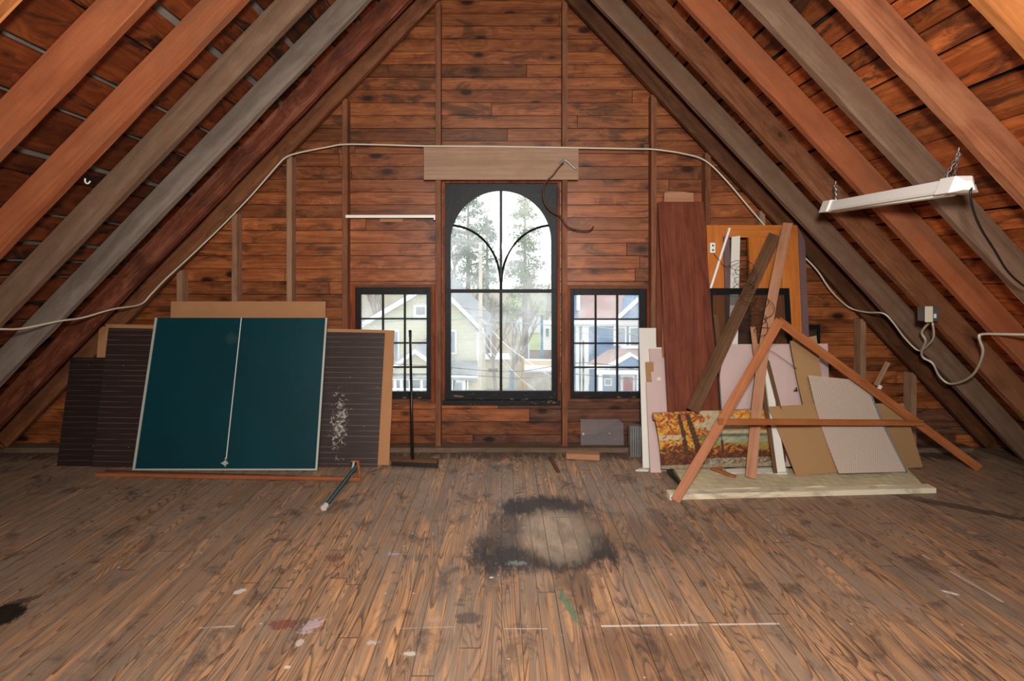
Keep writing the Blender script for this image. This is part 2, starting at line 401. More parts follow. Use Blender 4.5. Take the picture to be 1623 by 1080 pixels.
        col = t.mix(t.math('MULTIPLY', m_, am), col, lin(c))
    def line(p0, p1, wdt, am, br=.35):
        a = WF(*p0); b = WF(*p1); dv = (b - a); L = dv.length; dv.normalize()
        dx = t.math('SUBTRACT', X, a.x); dy = t.math('SUBTRACT', Y, a.y)
        al = t.math('ADD', t.math('MULTIPLY', dx, dv.x), t.math('MULTIPLY', dy, dv.y))
        cr = t.math('ABSOLUTE', t.math('ADD', t.math('MULTIPLY', dx, -dv.y), t.math('MULTIPLY', dy, dv.x)))
        m_ = t.math('MULTIPLY', t.math('LESS_THAN', cr, wdt), t.math('MULTIPLY', t.math('GREATER_THAN', al, 0.0), t.math('LESS_THAN', al, L)))
        nn = t.noise(t.mapping(tc, (7, 7, 1)), 1.0, 4.0)
        return t.math('MULTIPLY', m_, t.math('MULTIPLY', t.sstep(nn, br, br+.12), am))
    for a in [((800,997),(868,997),.003,.6,.3), ((952,993),(1235,989),.0065,.85,.34), ((315,996),(372,993),.005,.6,.4), ((1462,880),(1590,955),.008,.7,.42), ((625,997),(720,994),.004,.3,.4)]:
        col = t.mix(line(*a), col, lin((216,204,190)))
    # specks of paint
    v = t.n('ShaderNodeTexVoronoi'); v.inputs['Scale'].default_value = 13; t.l(tc, v.inputs['Vector'])
    sc_ = t.n('ShaderNodeSeparateColor'); t.l(v.outputs['Color'], sc_.inputs[0])
    m_ = t.math('MULTIPLY', t.math('LESS_THAN', v.outputs['Distance'], t.math('MULTIPLY', sc_.outputs[1], .10)), t.math('GREATER_THAN', sc_.outputs[0], .25))
    col = t.mix(t.math('MULTIPLY', m_, .8), col, lin((196,190,182)))
    v = t.n('ShaderNodeTexVoronoi'); v.inputs['Scale'].default_value = 24; t.l(t.mapping(tc,(1,.6,1)), v.inputs['Vector'])
    bmask = t.sstep(t.noise(t.mapping(tc,(1.2,1.4,1),(2,7,0)),1.0,2.0), .56,.68)
    m_ = t.math('MULTIPLY', t.math('LESS_THAN', v.outputs['Distance'], .12), bmask)
    col = t.mix(t.math('MULTIPLY', m_, .5), col, lin((110,140,140)))
    # grime and plaster crumbs swept up along the gable wall
    dn = t.math('ADD', t.sstep(Y, 4.3, 4.75), t.math('MULTIPLY', t.math('SUBTRACT', jn, .5), 2.0))
    col = t.mix(t.math('MULTIPLY', t.sstep(dn, .6, 1.1), .75), col, lin((52,42,36)))
    v = t.n('ShaderNodeTexVoronoi'); v.inputs['Scale'].default_value = 30; t.l(tc, v.inputs['Vector'])
    m_ = t.math('MULTIPLY', t.math('LESS_THAN', v.outputs['Distance'], .16), t.sstep(dn, .75, 1.1))
    col = t.mix(t.math('MULTIPLY', m_, .7), col, lin((176,168,158)))
    # seams
    e = t.math('ABSOLUTE', t.math('SUBTRACT', fu, .5))
    sw = t.math('MULTIPLY_ADD', r1, -.02, .492)
    seam = t.math('GREATER_THAN', e, sw)
    butt = t.math('LESS_THAN', fy, .0014)
    sm = t.math('MAXIMUM', seam, butt)
    col = t.mix(t.math('MULTIPLY', sm, .75), col, lin((34,26,21)))
    h = t.math('SUBTRACT', t.math('MULTIPLY', med, .3), sm)
    t.bsdf(col, t.math('MULTIPLY_ADD', med, .25, .46), .35, 0, h, .4, .003)
    return t.m
M['floor'] = floor_mat()

# ---------------------------------------------------------------- room shell
Y0 = -2.6; YB = 4.95           # back of room behind the camera, gable boards
mb = MB(); mb.add([(-4.9,Y0,0),(4.85,Y0,0),(4.85,5.2,0),(-4.9,5.2,0),(-4.9,Y0,-.2),(4.85,Y0,-.2),(4.85,5.2,-.2),(-4.9,5.2,-.2)],
    [(0,1,2,3),(7,6,5,4),(0,4,5,1),(1,5,6,2),(2,6,7,3),(3,7,4,0)])
struct('floor', mb, M['floor'], frame=Matrix.Identity(4))

DW = 4.955
def wx(x, d=DW): return (x - CX) * d / F
def wz(y, d=DW): return H - (y - CY) * d / F
OPEN = [(wx(702), wx(887), wz(642), wz(287)), (wx(556), wx(690), wz(638), wz(451)), (wx(897), wx(1030), wz(636), wz(452))]
def roofz(x, off): return min(BL_ + KL*x, BR_ - KR*x) + off
RD = .175; VOFF = RD * math.sqrt(1 + KL*KL)
def boards(mb, rowh, y0, y1, gap, jit=0.0, split=True):
    rows = int(5.2 / rowh) + 1
    for r in range(rows):
        za, zb = r*rowh, (r+1)*rowh
        cuts = sorted({za, zb} | {c for o in OPEN for c in (o[2], o[3]) if za < c < zb})
        xl = (za - .02 - BL_ - VOFF) / KL; xr = (BR_ + VOFF + .02 - za) / KR
        if xl >= xr: break
        xs = [xl]; rr = [random.random()]
        if split:
            x = xl + random.uniform(.5, 5)
            while x < xr - .4:
                xs.append(x); rr.append(random.random()); x += random.uniform(3, 7)
        xs.append(xr); yo = random.uniform(-jit, jit)
        for k in range(len(cuts)-1):
            c0, c1 = cuts[k], cuts[k+1]; mz = (c0+c1)/2
            for i in range(len(xs)-1):
                segs = [(xs[i] + gap/2, xs[i+1] - gap/2)]
                for o in OPEN:
                    if o[2] < mz < o[3]:
                        ns = []
                        for a, b in segs:
                            if o[1] <= a or o[0] >= b: ns.append((a,b)); continue
                            if a < o[0]: ns.append((a, o[0]))
                            if b > o[1]: ns.append((o[1], b))
                        segs = ns
                for a, b in segs:
                    mb.box((a, y0+yo, c0 + (gap/2 if k == 0 else 0)), (b, y1, c1 - (gap/2 if k == len(cuts)-2 else 0)), rr[i])
mb = MB(); boards(mb, .118, YB, YB+.03, .005, .002)
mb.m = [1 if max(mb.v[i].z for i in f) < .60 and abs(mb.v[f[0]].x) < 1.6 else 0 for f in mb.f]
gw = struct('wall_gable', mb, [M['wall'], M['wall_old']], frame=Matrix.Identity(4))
mb = MB(); boards(mb, .117, YB+.031, YB+.1, 0.0, 0, False)
struct('wall_gable_backing', mb, M['shingle_dark'], gw, frame=Matrix.Identity(4))
mb = MB(); mb.box((-4.9,Y0-.1,0),(4.85,Y0,5.1)); struct('wall_back', mb, M['wall'])

# roof boards
def roof(side):
    k, b, sgn = (KL, BL_, -1) if side == 'left' else (KR, BR_, 1)
    al = math.atan(k); sd = Vector((sgn*math.cos(al), 0, -math.sin(al))); nn = Vector((sgn*math.sin(al), 0, math.cos(al)))
    apex = Vector((0, 0, b)) + nn*RD
    # start so that the two slopes meet above x=0
    apex = apex - sd * (apex.x * sgn / math.cos(al))
    L = (apex.z + .12) / math.sin(al)
    mb = MB(); s = 0.0; i = 0
    while s < L:
        w = random.choice([.10,.14,.19,.22,.24,.26]) if side == 'left' else random.choice([.09,.13,.17,.2])
        e = min(s + w, L); y = Y0
        while y < 5.0:
            y2 = min(y + random.choice([1.9,2.85,3.8,.95]), 5.02)
            o = random.uniform(0, .006)
            a = apex + sd*s + nn*o; c = apex + sd*e + nn*o
            pts = []
            for q in (Vector((0,0,0)), nn*.022):
                pts += [a+q+Vector((0,y+.002,0)), a+q+Vector((0,y2-.002,0)), c+q+Vector((0,y2-.002,0)), c+q+Vector((0,y+.002,0))]
            mb.hexa(pts, random.random()); y = y2
        gap = random.choice([.012,.03,.045,.05]) if side == 'left' else random.choice([.008,.012,.018,.026])
        s = e + gap
    fr = Matrix.Identity(4)
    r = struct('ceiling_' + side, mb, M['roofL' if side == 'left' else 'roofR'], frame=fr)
    mb = MB(); a = apex + nn*.045; c = apex + sd*(L+.02) + nn*.045; pts = []
    for q in (Vector((0,0,0)), nn*.03):
        pts += [a+q+Vector((0,Y0,0)), a+q+Vector((0,5.06,0)), c+q+Vector((0,5.06,0)), c+q+Vector((0,Y0,0))]
    mb.hexa(pts); struct('shingle_backing', mb, M['shingle' if side == 'left' else 'shingle_dark'], r, frame=fr)
roof('left'); roof('right')

def beam(p0, p1, w, h, nrm, seg=26, wob=.004, seed=0):
    """timber: p0->p1 runs along the middle of its underside edge; w = thickness, h = depth along nrm; slightly irregular"""
    rg = random.Random(seed); p0 = Vector(p0); p1 = Vector(p1); t = (p1-p0).normalized(); L = (p1-p0).length
    sd = t.cross(nrm).normalized(); mb = MB(); ph = [rg.uniform(0, 6) for _ in range(8)]
    rings = []
    for i in range(seg+1):
        s = i/seg; g = []
        for j, (a, b) in enumerate(((-.5,0),(-.5+.08,-.004),(.5-.08,-.004),(.5,0),(.5,1),(-.5,1))):
            dz = wob*(math.sin(s*L*3.1+ph[j]) + .6*math.sin(s*L*8.3+ph[(j+3)%8]) + rg.uniform(-.5,.5))
            g.append(p0 + t*(L*s) + sd*(a*w + dz*.5) + nrm*(b*h + (b < .5)*(.004+abs(dz)) if b < .5 else b*h))
        rings.append(g)
    n = 6; vs = [v for g in rings for v in g]; fs = []
    for i in range(seg):
        for j in range(n): fs.append((i*n+j, i*n+(j+1)%n, (i+1)*n+(j+1)%n, (i+1)*n+j))
    fs.append(tuple(range(n-1,-1,-1))); fs.append(tuple(seg*n+j for j in range(n)))
    mb.add(vs, fs); 
    z = sd.cross(t) ; fr = Matrix((( t.x, sd.x, -z.x, p0.x),(t.y, sd.y, -z.y, p0.y),(t.z, sd.z, -z.z, p0.z),(0,0,0,1)))
    if fr.determinant() < 0: fr = Matrix(((t.x, -sd.x, -z.x, p0.x),(t.y, -sd.y, -z.y, p0.y),(t.z, -sd.z, -z.z, p0.z),(0,0,0,1)))
    return mb, fr

LEFT = [(2.12,'tan','orange-tan rafter cut by the top left corner of the photo'),
 (2.59,'orange','reddish orange rafter on left slope, largest whole one nearest the camera'),
 (3.06,'orange','smooth reddish rafter on left slope with a small nail hook on its lower edge'),
 (3.516,'greybrown','dull grey-brown rafter on left slope between a reddish and a pale grey one'),
 (4.01,'grey','pale weathered grey rafter on left slope with dark wavy streaks'),
 (4.47,'red','knotty red-brown rafter on left slope just in front of the gable end rafter'),
 (4.845,'brown','rough brown end rafter lying against the gable boards on the left')]
RIGHT = [(2.139,'tan','bright orange rafter cut by the top right corner of the photo'),
 (2.653,'orange2','broad orange-brown rafter with ring grain that holds the near lamp chain'),
 (3.128,'greybrown','weathered grey-brown rafter on right slope passing just behind the shop light'),
 (3.584,'orange','smooth orange rafter on right slope holding the far chain of the shop light'),
 (4.016,'brown','mottled brown rafter on right slope carrying the outlet box'),
 (4.477,'greybrown','knotty grey-brown rafter on right slope just in front of the end rafter'),
 (4.845,'darkbrown','dark brown end rafter lying against the gable boards on the right')]
for side, lst in (('left', LEFT), ('right', RIGHT)):
    k, b, sgn = (KL, BL_, -1) if side == 'left' else (KR, BR_, 1)
    al = math.atan(k); nn = Vector((sgn*math.sin(al), 0, math.cos(al)))
    for i, (yb, mt, lab) in enumerate(lst):
        xe = (b - .045) / k; th = .052; y = yb - th/2
        top = Vector((sgn*.14, y, b - k*.14)); bot = Vector((sgn*xe, y, .045))
        m_, fr = beam(top, bot, th, RD-.003, nn, 40, .0035, seed=i*7 + (0 if sgn < 0 else 100))
        o = obj('rafter', m_, RAF[mt], frame=fr)
        tag(o, lab, 'rafter', 'rafters of the %s roof slope' % side)
mb = MB(); mb.box((-.015, Y0, 4.42), (.03, 4.94, 4.75)); struct('trim_ridge', mb, M['plateY'])

# floor plates
mb = MB(); mb.box((-4.47, 4.80, 0), (4.24, 4.949, .042))
struct('baseboard_gable', mb, M['plate'], bevel=.003)
mb = MB(); mb.box((-4.62, Y0, 0), (-4.46, 4.80, .042)); struct('baseboard_left', mb, M['plateY'], bevel=.003)
mb = MB(); mb.box((4.225, Y0, 0), (4.385, 4.80, .042)); struct('baseboard_right', mb, M['plateY'], bevel=.003)

# studs
STUDS = [(284,'pale','short pale stud peeping above the tan board, furthest left'),
 (371,'pale','pale stud left of the green table halving line, above the tan board'),
 (458,'pale','pale grey stud rising above the right part of the tan board'),
 (546,'stud','brown round-edged stud left of the left small window'),
 (694,'stud','tall brown stud between arched window and left small window'),
 (895,'stud','tall brown stud between arched window and right small window'),
 (1036,'stud','brown stud immediately right of the right small window'),
 (1122,'stud','brown stud behind the red-brown board and the honey door'),
 (1208,'pale','pale stud end showing above the honey coloured door'),
 (1368,'pale','short pale stud under the right slope near the leaning stick'),
 (1448,'pale','shortest pale stud low under the right slope behind the A-frame')]
for x, mt, lab in STUDS:
    X = (x - CX) * D / F
    zt = (BL_ + KL*X if X < 0 else BR_ - KR*X) + .02
    m_, fr = beam((X, 4.90, .0425), (X, 4.90, zt), .1, .052, Vector((1,0,0)), 20, .0012, seed=x)
    for v in m_.v: v.x -= .026
    for v in m_.v: v.y = min(v.y, YB - .004)
    tag(obj('wall_stud', m_, M['stud_pale' if mt == 'pale' else 'stud'], frame=fr), lab, 'stud', 'studs of the gable wall')

# ---------------------------------------------------------------- windows
def glass_mat():
    t = NT('dusty_window_glass'); tc = t.n('ShaderNodeTexCoord').outputs['Object']
    tr = t.n('ShaderNodeBsdfTransparent'); tr.inputs[0].default_value = (.97,.99,.985,1)
    gl = t.n('ShaderNodeBsdfGlossy'); gl.inputs['Roughness'].default_value = .0
    df = t.n('ShaderNodeBsdfTranslucent'); df.inputs[0].default_value = (.9,.93,.95,1)
    n = t.noise(tc, 3.0, 5.0, .6, .6)
    m1 = t.n('ShaderNodeMixShader'); t.l(t.math('MULTIPLY_ADD', t.sstep(n, .35, .75), .26, .10), m1.inputs[0])
    t.l(tr.outputs[0], m1.inputs[1]); t.l(df.outputs[0], m1.inputs[2])
    m2 = t.n('ShaderNodeMixShader'); m2.inputs[0].default_value = .012
    t.l(m1.outputs[0], m2.inputs[1]); t.l(gl.outputs[0], m2.inputs[2]); t.l(m2.outputs[0], t.out.inputs[0])
    return t.m
M['glass'] = glass_mat()
def pxbox(mb, x0, y0, x1, y1, ya, yb, rnd=0):   # rectangle sighted on plane DW, thickness ya..yb
    mb.box((wx(x0), ya, wz(y1)), (wx(x1), yb, wz(y0)), rnd)
# arched centre window
mb = MB()
pxbox(mb, 706, 459, 714.5, 634, 4.955, 4.995); pxbox(mb, 874.5, 459, 883, 634, 4.955, 4.995)
pxbox(mb, 706, 620, 883, 634, 4.9545, 4.996)
arc = []
NA = 36
for i in range(NA+1):
    a = math.pi - math.pi*i/NA
    arc.append((794 + 80*math.cos(a), 383 - 81*math.sin(a)))
inner = [(714, 459)] + arc + [(874, 459)]
def outer_pt(p):
    x, y = p
    if y > 383: return (706 if x < 794 else 883, y)
    dx, dy = x - 794, y - 383
    sx = (883-794)/abs(dx) if abs(dx) > 1e-3 else 1e9
    sy = (383-291)/abs(dy) if abs(dy) > 1e-3 else 1e9
    k = min(sx, sy); return (794 + dx*k, 383 + dy*k)
outer = [(706,459)] + [outer_pt(p) for p in arc] + [(883,459)]
# make the corners exact
best = min(range(len(outer)), key=lambda i: (outer[i][0]-706)**2 + (outer[i][1]-291)**2); outer[best] = (706, 291)
best = min(range(len(outer)), key=lambda i: (outer[i][0]-883)**2 + (outer[i][1]-291)**2); outer[best] = (883, 291)
def ringmesh(mb, inn, out, ya, yb):
    n = len(inn); vs = []
    for yy in (ya, yb):
        vs += [(wx(p[0]), yy, wz(p[1])) for p in inn] + [(wx(p[0]), yy, wz(p[1])) for p in out]
    fs = []
    for i in range(n-1):
        fs += [(i, i+1, n+i+1, n+i), (2*n+i, 3*n+i, 3*n+i+1, 2*n+i+1), (i, 2*n+i, 2*n+i+1, i+1), (n+i, n+i+1, 3*n+i+1, 3*n+i)]
    fs += [(0, n, 3*n, 2*n), (n-1, 3*n-1, 4*n-1, 2*n-1)]
    mb.add(vs, fs)
ringmesh(mb, inner, outer, 4.955, 4.995)
wc = struct('window_1', mb, M['black_chipped'], bevel=.002)
mb = MB(); pxbox(mb, 702, 634, 887, 641, 4.915, 5.03); obj('window_sill', mb, M['black_chipped'], wc, bevel=.003)
mb = MB()
pxbox(mb, 706, 458.5, 883, 464.5, 4.945, 4.9545); obj('meeting_rail', mb, M['black'], wc, bevel=.002)
mb = MB(); pxbox(mb, 792, 302, 796, 458.6, 4.962, 4.985); pxbox(mb, 792, 464.5, 796, 620, 4.962, 4.985)
def arcbar(pts, w):
    P = [Vector((wx(x), 4.974, wz(y))) for x, y in pts]
    mb.tube(P, w, 6)
for s in (-1, 1):
    pts = []
    for i in range(15):
        a = math.radians(95 - 95*i/14)
        # quarter curve from the sash edge down to the centre bar
        pts.append((794 + s*(82 - 81*math.sin(math.pi/2*i/14)), 447 - 90*math.cos(math.pi/2*i/14)))
    arcbar(pts, .0115)
arcbar([(794,440),(794,459)], .015)
obj('glazing_bars', mb, M['black'], wc)
mb = MB(); pin = [(wx(p[0]), 4.976, wz(p[1])) for p in inner]; mb.prism(pin, (0,.003,0)); 
pxbox(mb, 714, 464, 875, 621, 4.9765, 4.9795)
obj('glass_pane', mb, M['glass'], wc)
mb = MB()
pxbox(mb, 702, 287, 706, 634, 4.93, 5.03); pxbox(mb, 883, 287, 887, 634, 4.93, 5.03); pxbox(mb, 706, 287, 883, 291, 4.93, 5.03)
obj('casing', mb, M['casing'], wc)
def small_window(nm, gx0, gx1, gy0, gy1, fx0, fx1, fy0, fy1, ox0, ox1, oy0, oy1):
    mb = MB()
    pxbox(mb, fx0, fy0, gx0, fy1, 4.955, 4.99); pxbox(mb, gx1, fy0, fx1, fy1, 4.955, 4.99)
    pxbox(mb, gx0, fy0, gx1, gy0, 4.955, 4.99); pxbox(mb, gx0, gy1, gx1, fy1, 4.955, 4.99)
    w = struct(nm, mb, M['black_chipped'], bevel=.002)
    mb = MB()
    for i in (1,2):
        x = gx0 + (gx1-gx0)*i/3; pxbox(mb, x-1.5, gy0, x+1.5, gy1, 4.96, 4.98)
    for i in (1,2,3):
        y = gy0 + (gy1-gy0)*i/4; pxbox(mb, gx0, y-1.2, gx1, y+1.2, 4.961, 4.981)
    obj('glazing_bars', mb, M['black'], w)
    mb = MB(); pxbox(mb, gx0-1, gy0-1, gx1+1, gy1+1, 4.970, 4.973); obj('glass_pane', mb, M['glass'], w)
    mb = MB()
    pxbox(mb, ox0, oy0, fx0, oy1, 4.925, 5.03); pxbox(mb, fx1, oy0, ox1, oy1, 4.925, 5.03)
    obj('casing', mb, M['casing'], w)
    mb = MB(); pxbox(mb, fx0, oy0, fx1, fy0, 4.925, 5.03); pxbox(mb, fx0, fy1, fx1, oy1, 4.915, 5.03)
    obj('casing', mb, M['casingX'], w)
small_window('window_2', 572, 676, 467, 621, 564, 684, 456, 632, 556, 690, 451, 638)
small_window('window_3', 910, 1013, 468, 621, 903, 1024, 458, 631, 897, 1030, 452, 636)

# lintel board over the arched window
mb = MB(); a = W(671.5, 232, 4.82); b = W(917, 285, 4.82); mb.box((a.x, 4.82, b.z), (b.x, 4.848, a.z))
fr = Matrix.Translation((a.x, 4.82, b.z))
tag(obj('lintel_board', mb, M['lintel'], frame=fr, bevel=.003), 'wide grey-tan plank nailed across the studs above the arched window', 'board')
# thin white strip between the studs
mb = MB(); a = W(548, 341, 4.835); b = W(690, 345.5, 4.835); mb.box((a.x, 4.828, b.z), (b.x, 4.848, a.z))
mb.box((b.x-.012, 4.82, b.z-.02), (b.x, 4.828, a.z))
tag(obj('white_batten', mb, M['whitegloss']), 'thin white strip fixed level between two studs left of the arched window', 'strip')
mb = MB(); a = W(602, 346.2, 4.935); b = W(639, 352, 4.935); mb.box((a.x, 4.925, b.z), (b.x, 4.948, a.z))
tag(obj('wood_cleat', mb, M['fibre']), 'small tan block on the gable boards below the white strip', 'block')
for x in (555, 1027):
    mb = MB(); a = W(x-7, 229, 4.94); b = W(x+8, 244, 4.94); mb.box((a.x, 4.93, b.z), (b.x, 4.949, a.z))
    tag(obj('wood_cleat', mb, M['stud'], bevel=.002), 'small dark block beside the stud at the height of the white cable, on the %s' % ('left' if x < 795 else 'right'), 'block', 'cleats at cable height')

# ---------------------------------------------------------------- cables
def smooth(pts, n=6):
    P = [Vector(p) for p in pts]; out = []
    for i in range(len(P)-1):
        p0 = P[max(i-1,0)]; p1 = P[i]; p2 = P[i+1]; p3 = P[min(i+2,len(P)-1)]
        for j in range(n):
            t_ = j/n; t2 = t_*t_; t3 = t2*t_
            out.append(.5*((2*p1) + (p2-p0)*t_ + (2*p0-5*p1+4*p2-p3)*t2 + (3*p1-p0-3*p2+p3)*t3))
    out.append(P[-1]); return out
c1 = [WC(x,y,.012) for x,y in [(-60,524),(0,522),(35,521),(95,509),(130,504),(180,490),(222,483)]]
c1 += [W(x,y,4.785) for x,y in [(240,466),(262,443),(300,408),(350,360),(400,308),(440,262),(454,249)]]
c1 += [W(x,y,4.80) for x,y in [(475,242),(520,233),(546,229),(600,229.5),(671,231.5)]]
c1 += [W(x,y,4.812) for x,y in [(760,232),(830,233),(917,234.5),(1000,236)]]
c1 += [W(x,y,4.79) for x,y in [(1038,237),(1085,244),(1118,255),(1150,285),(1190,332),(1222,368),(1250,388),(1275,408)]]
c1 += [W(x,y,4.77) for x,y in [(1296,430),(1318,462)]] + [WC(x,y,.015) for x,y in [(1345,487),(1372,495),(1400,497),(1416,512),(1434,536),(1456,556)]]
c1 += [WC(x,y,.03) for x,y in [(1472,546),(1480,533),(1478,512)]]
mb = MB(); mb.tube(smooth(c1, 5), .0072, 8)
tag(obj('electric_cable', mb, M['cable'], smooth=True), 'long cream cable stapled along the rafters and over the arched window to the outlet box', 'cable')
c2 = [WC(x,y,.02) for x,y in [(1472,512)]] + [WC(x,y,.04) for x,y in [(1461,527),(1467,540),(1461,556),(1463,567),(1478,576),(1488,595),(1503,608),(1522,606),(1541,595),(1552,578),(1558,556),(1552,536)]] + [WC(x,y,.015) for x,y in [(1557,530),(1590,530),(1640,531),(1700,533)]]
mb = MB(); mb.tube(smooth(c2, 6), .0085, 8)
tag(obj('electric_cable', mb, M['cable'], smooth=True), 'cream cable hanging in a deep loop below the outlet box on the right rafters', 'cable')
# outlet box
p = WC(1470, 497, .03); rt = thing('outlet_box', p, 'small metal and white outlet box on the underside of a right rafter', 'outlet box')
mb = MB(); mb.box((p.x-.052, p.y-.045, p.z-.055), (p.x+.05, p.y+.03, p.z+.05)); obj('box_body', mb, M['metal'], rt, bevel=.004)
mb = MB(); mb.box((p.x-.057, p.y-.052, p.z-.06), (p.x+.0, p.y-.046, p.z+.055)); obj('cover_plate', mb, M['cable'], rt, bevel=.003)
mb = MB(); mb.box((p.x+.01, p.y-.05, p.z-.03), (p.x+.025, p.y-.046, p.z+.0)); obj('screw_plate', mb, M['white'], rt)

# brown wire with a metal hook hanging over the lintel
pts = [W(x,y,4.81) for x,y in [(893,259),(884,268),(876,279)]] + [W(x,y,4.80) for x,y in [(865,289),(861,305),(864,322),(873,334),(888,343),(896,356),(905,362),(922,366),(935,365),(941,359)]]
pts = [Vector((q.x, 4.80, q.z)) for q in pts]
rt = thing('hanging_wire', pts[0], 'rusty brown wire with a shiny clip hanging from the lintel beside the arch', 'wire')
mb = MB(); mb.tube(smooth(pts, 6), .0075, 7); obj('wire_lead', mb, M['brownwire'], rt, smooth=True)
mb = MB(); h = [W(x,y,4.80) for x,y in [(888,260),(893,254),(899,256),(906,263),(914,269)]]; mb.tube(smooth(h,4), .010, 7, .006)
obj('clip', mb, M['metal'], rt, smooth=True)

# nail hook on left rafter
mb = MB(); q = WC(135, 283, .0); mb.tube(smooth([q+Vector((-.0,0,.0)), q+Vector((.0,-.0,-.02)), q+Vector((.015,0,-.03)), q+Vector((.03,0,-.015))],4), .004, 6)
tag(obj('nail_hook', mb, M['white']), 'small pale hook screwed under a reddish left rafter', 'hook')

# ---------------------------------------------------------------- shop light
xl = 398/175.05
ya, yb = .528*D, .79*D
za = H - (291 - CY)*ya/F; zb = H - (329 - CY)*yb/F
A = Vector((xl, ya, za)); B = Vector(((1303-CX)*yb/F+.03, yb, zb))
A.x = (1536-CX)*ya/F
rt = thing('shop_light', (A+B)/2, 'long white two-chain shop light hanging under the right roof slope', 'lamp')
t_ = (B-A).normalized(); sdv = t_.cross(Vector((0,0,1))).normalized(); upv = sdv.cross(t_).normalized()
def prof(mb, a, b, pr):
    n = len(pr); vs = [a + sdv*u + upv*v for u, v in pr] + [b + sdv*u + upv*v for u, v in pr]
    mb.add(vs, [tuple(range(n-1,-1,-1)), tuple(range(n,2*n))] + [(i,(i+1)%n,n+(i+1)%n,n+i) for i in range(n)])
mb = MB(); prof(mb, A + t_*.05, B - t_*.05, [(-.062,-.036),(-.05,-.02),(-.032,.034),(.032,.034),(.05,-.02),(.062,-.036)])
obj('housing', mb, M['whitegloss'], rt, bevel=.002)
for e0, e1 in ((A, A+t_*.13), (B, B-t_*.13)):
    mb = MB(); m_ = e0 + (e1-e0)*.25
    P1 = [(-.03,-.03),(-.016,.012),(.016,.012),(.03,-.03)]; P2 = [(-.070,-.040),(-.040,.042),(.040,.042),(.070,-.040)]
    n = 4; vs = [e0 + sdv*u + upv*v for u,v in P1] + [m_ + sdv*u + upv*v for u,v in P2] + [e1 + sdv*u + upv*v for u,v in P2]
    mb.add(vs, [(3,2,1,0),(8,9,10,11)] + [(i,(i+1)%n,n+(i+1)%n,n+i) for i in range(n)] + [(n+i,n+(i+1)%n,2*n+(i+1)%n,2*n+i) for i in range(n)])
    obj('end_cap', mb, M['whitegloss'], rt, bevel=.003)
mb = MB()
for s in (-1,1): mb.tube([A+t_*.12+sdv*.022*s-upv*.034, B-t_*.12+sdv*.022*s-upv*.034], .012, 10)
obj('fluorescent_tubes', mb, M['white'], rt, smooth=True)
def chain(a, b, parent):
    mb = MB(); L = (b-a).length; n = int(L/.018); d_ = (b-a).normalized(); q = d_.orthogonal().normalized(); w_ = d_.cross(q)
    for i in range(n):
        c = a + d_*(L*(i+.5)/n); u = q if i % 2 else w_; ring = []
        for j in range(9):
            g = 2*math.pi*j/8; ring.append(c + d_*(.013*math.cos(g)) + u*(.0065*math.sin(g)))
        mb.tube(ring, .0018, 5, cap=False)
    return obj('chain', mb, M['metal'], parent)
hn = WC(1520, 243, .01); hf = WC(1325, 294, .01)
cn = A + t_*.15 + upv*.03; cf = B - t_*.15 + upv*.03
for hk, c in ((hn, cn), (hf, cf)):
    chain(hk, c + t_*.02, rt); chain(hk, c - t_*.05, rt)
    mb = MB(); mb.tube(smooth([hk+Vector((.0,0,.028)), hk+Vector((-.004,0,.008)), hk+Vector((-.012,0,-.006)), hk+Vector((0,0,-.014)), hk+Vector((.012,0,-.004))],4), .003, 6)
    obj('ceiling_hook', mb, M['metal'], rt)
q = [A+t_*.03+sdv*.05+upv*.01] + [W(x,y,d) for x,y,d in [(1538,305,2.56),(1543,335,2.6),(1556,365,2.66),(1575,395,2.74),(1597,430,2.82),(1625,455,2.9),(1680,490,3.0)]]
mb = MB(); mb.tube(smooth(q,6), .0055, 7); obj('power_cord', mb, M['wire'], rt, smooth=True)

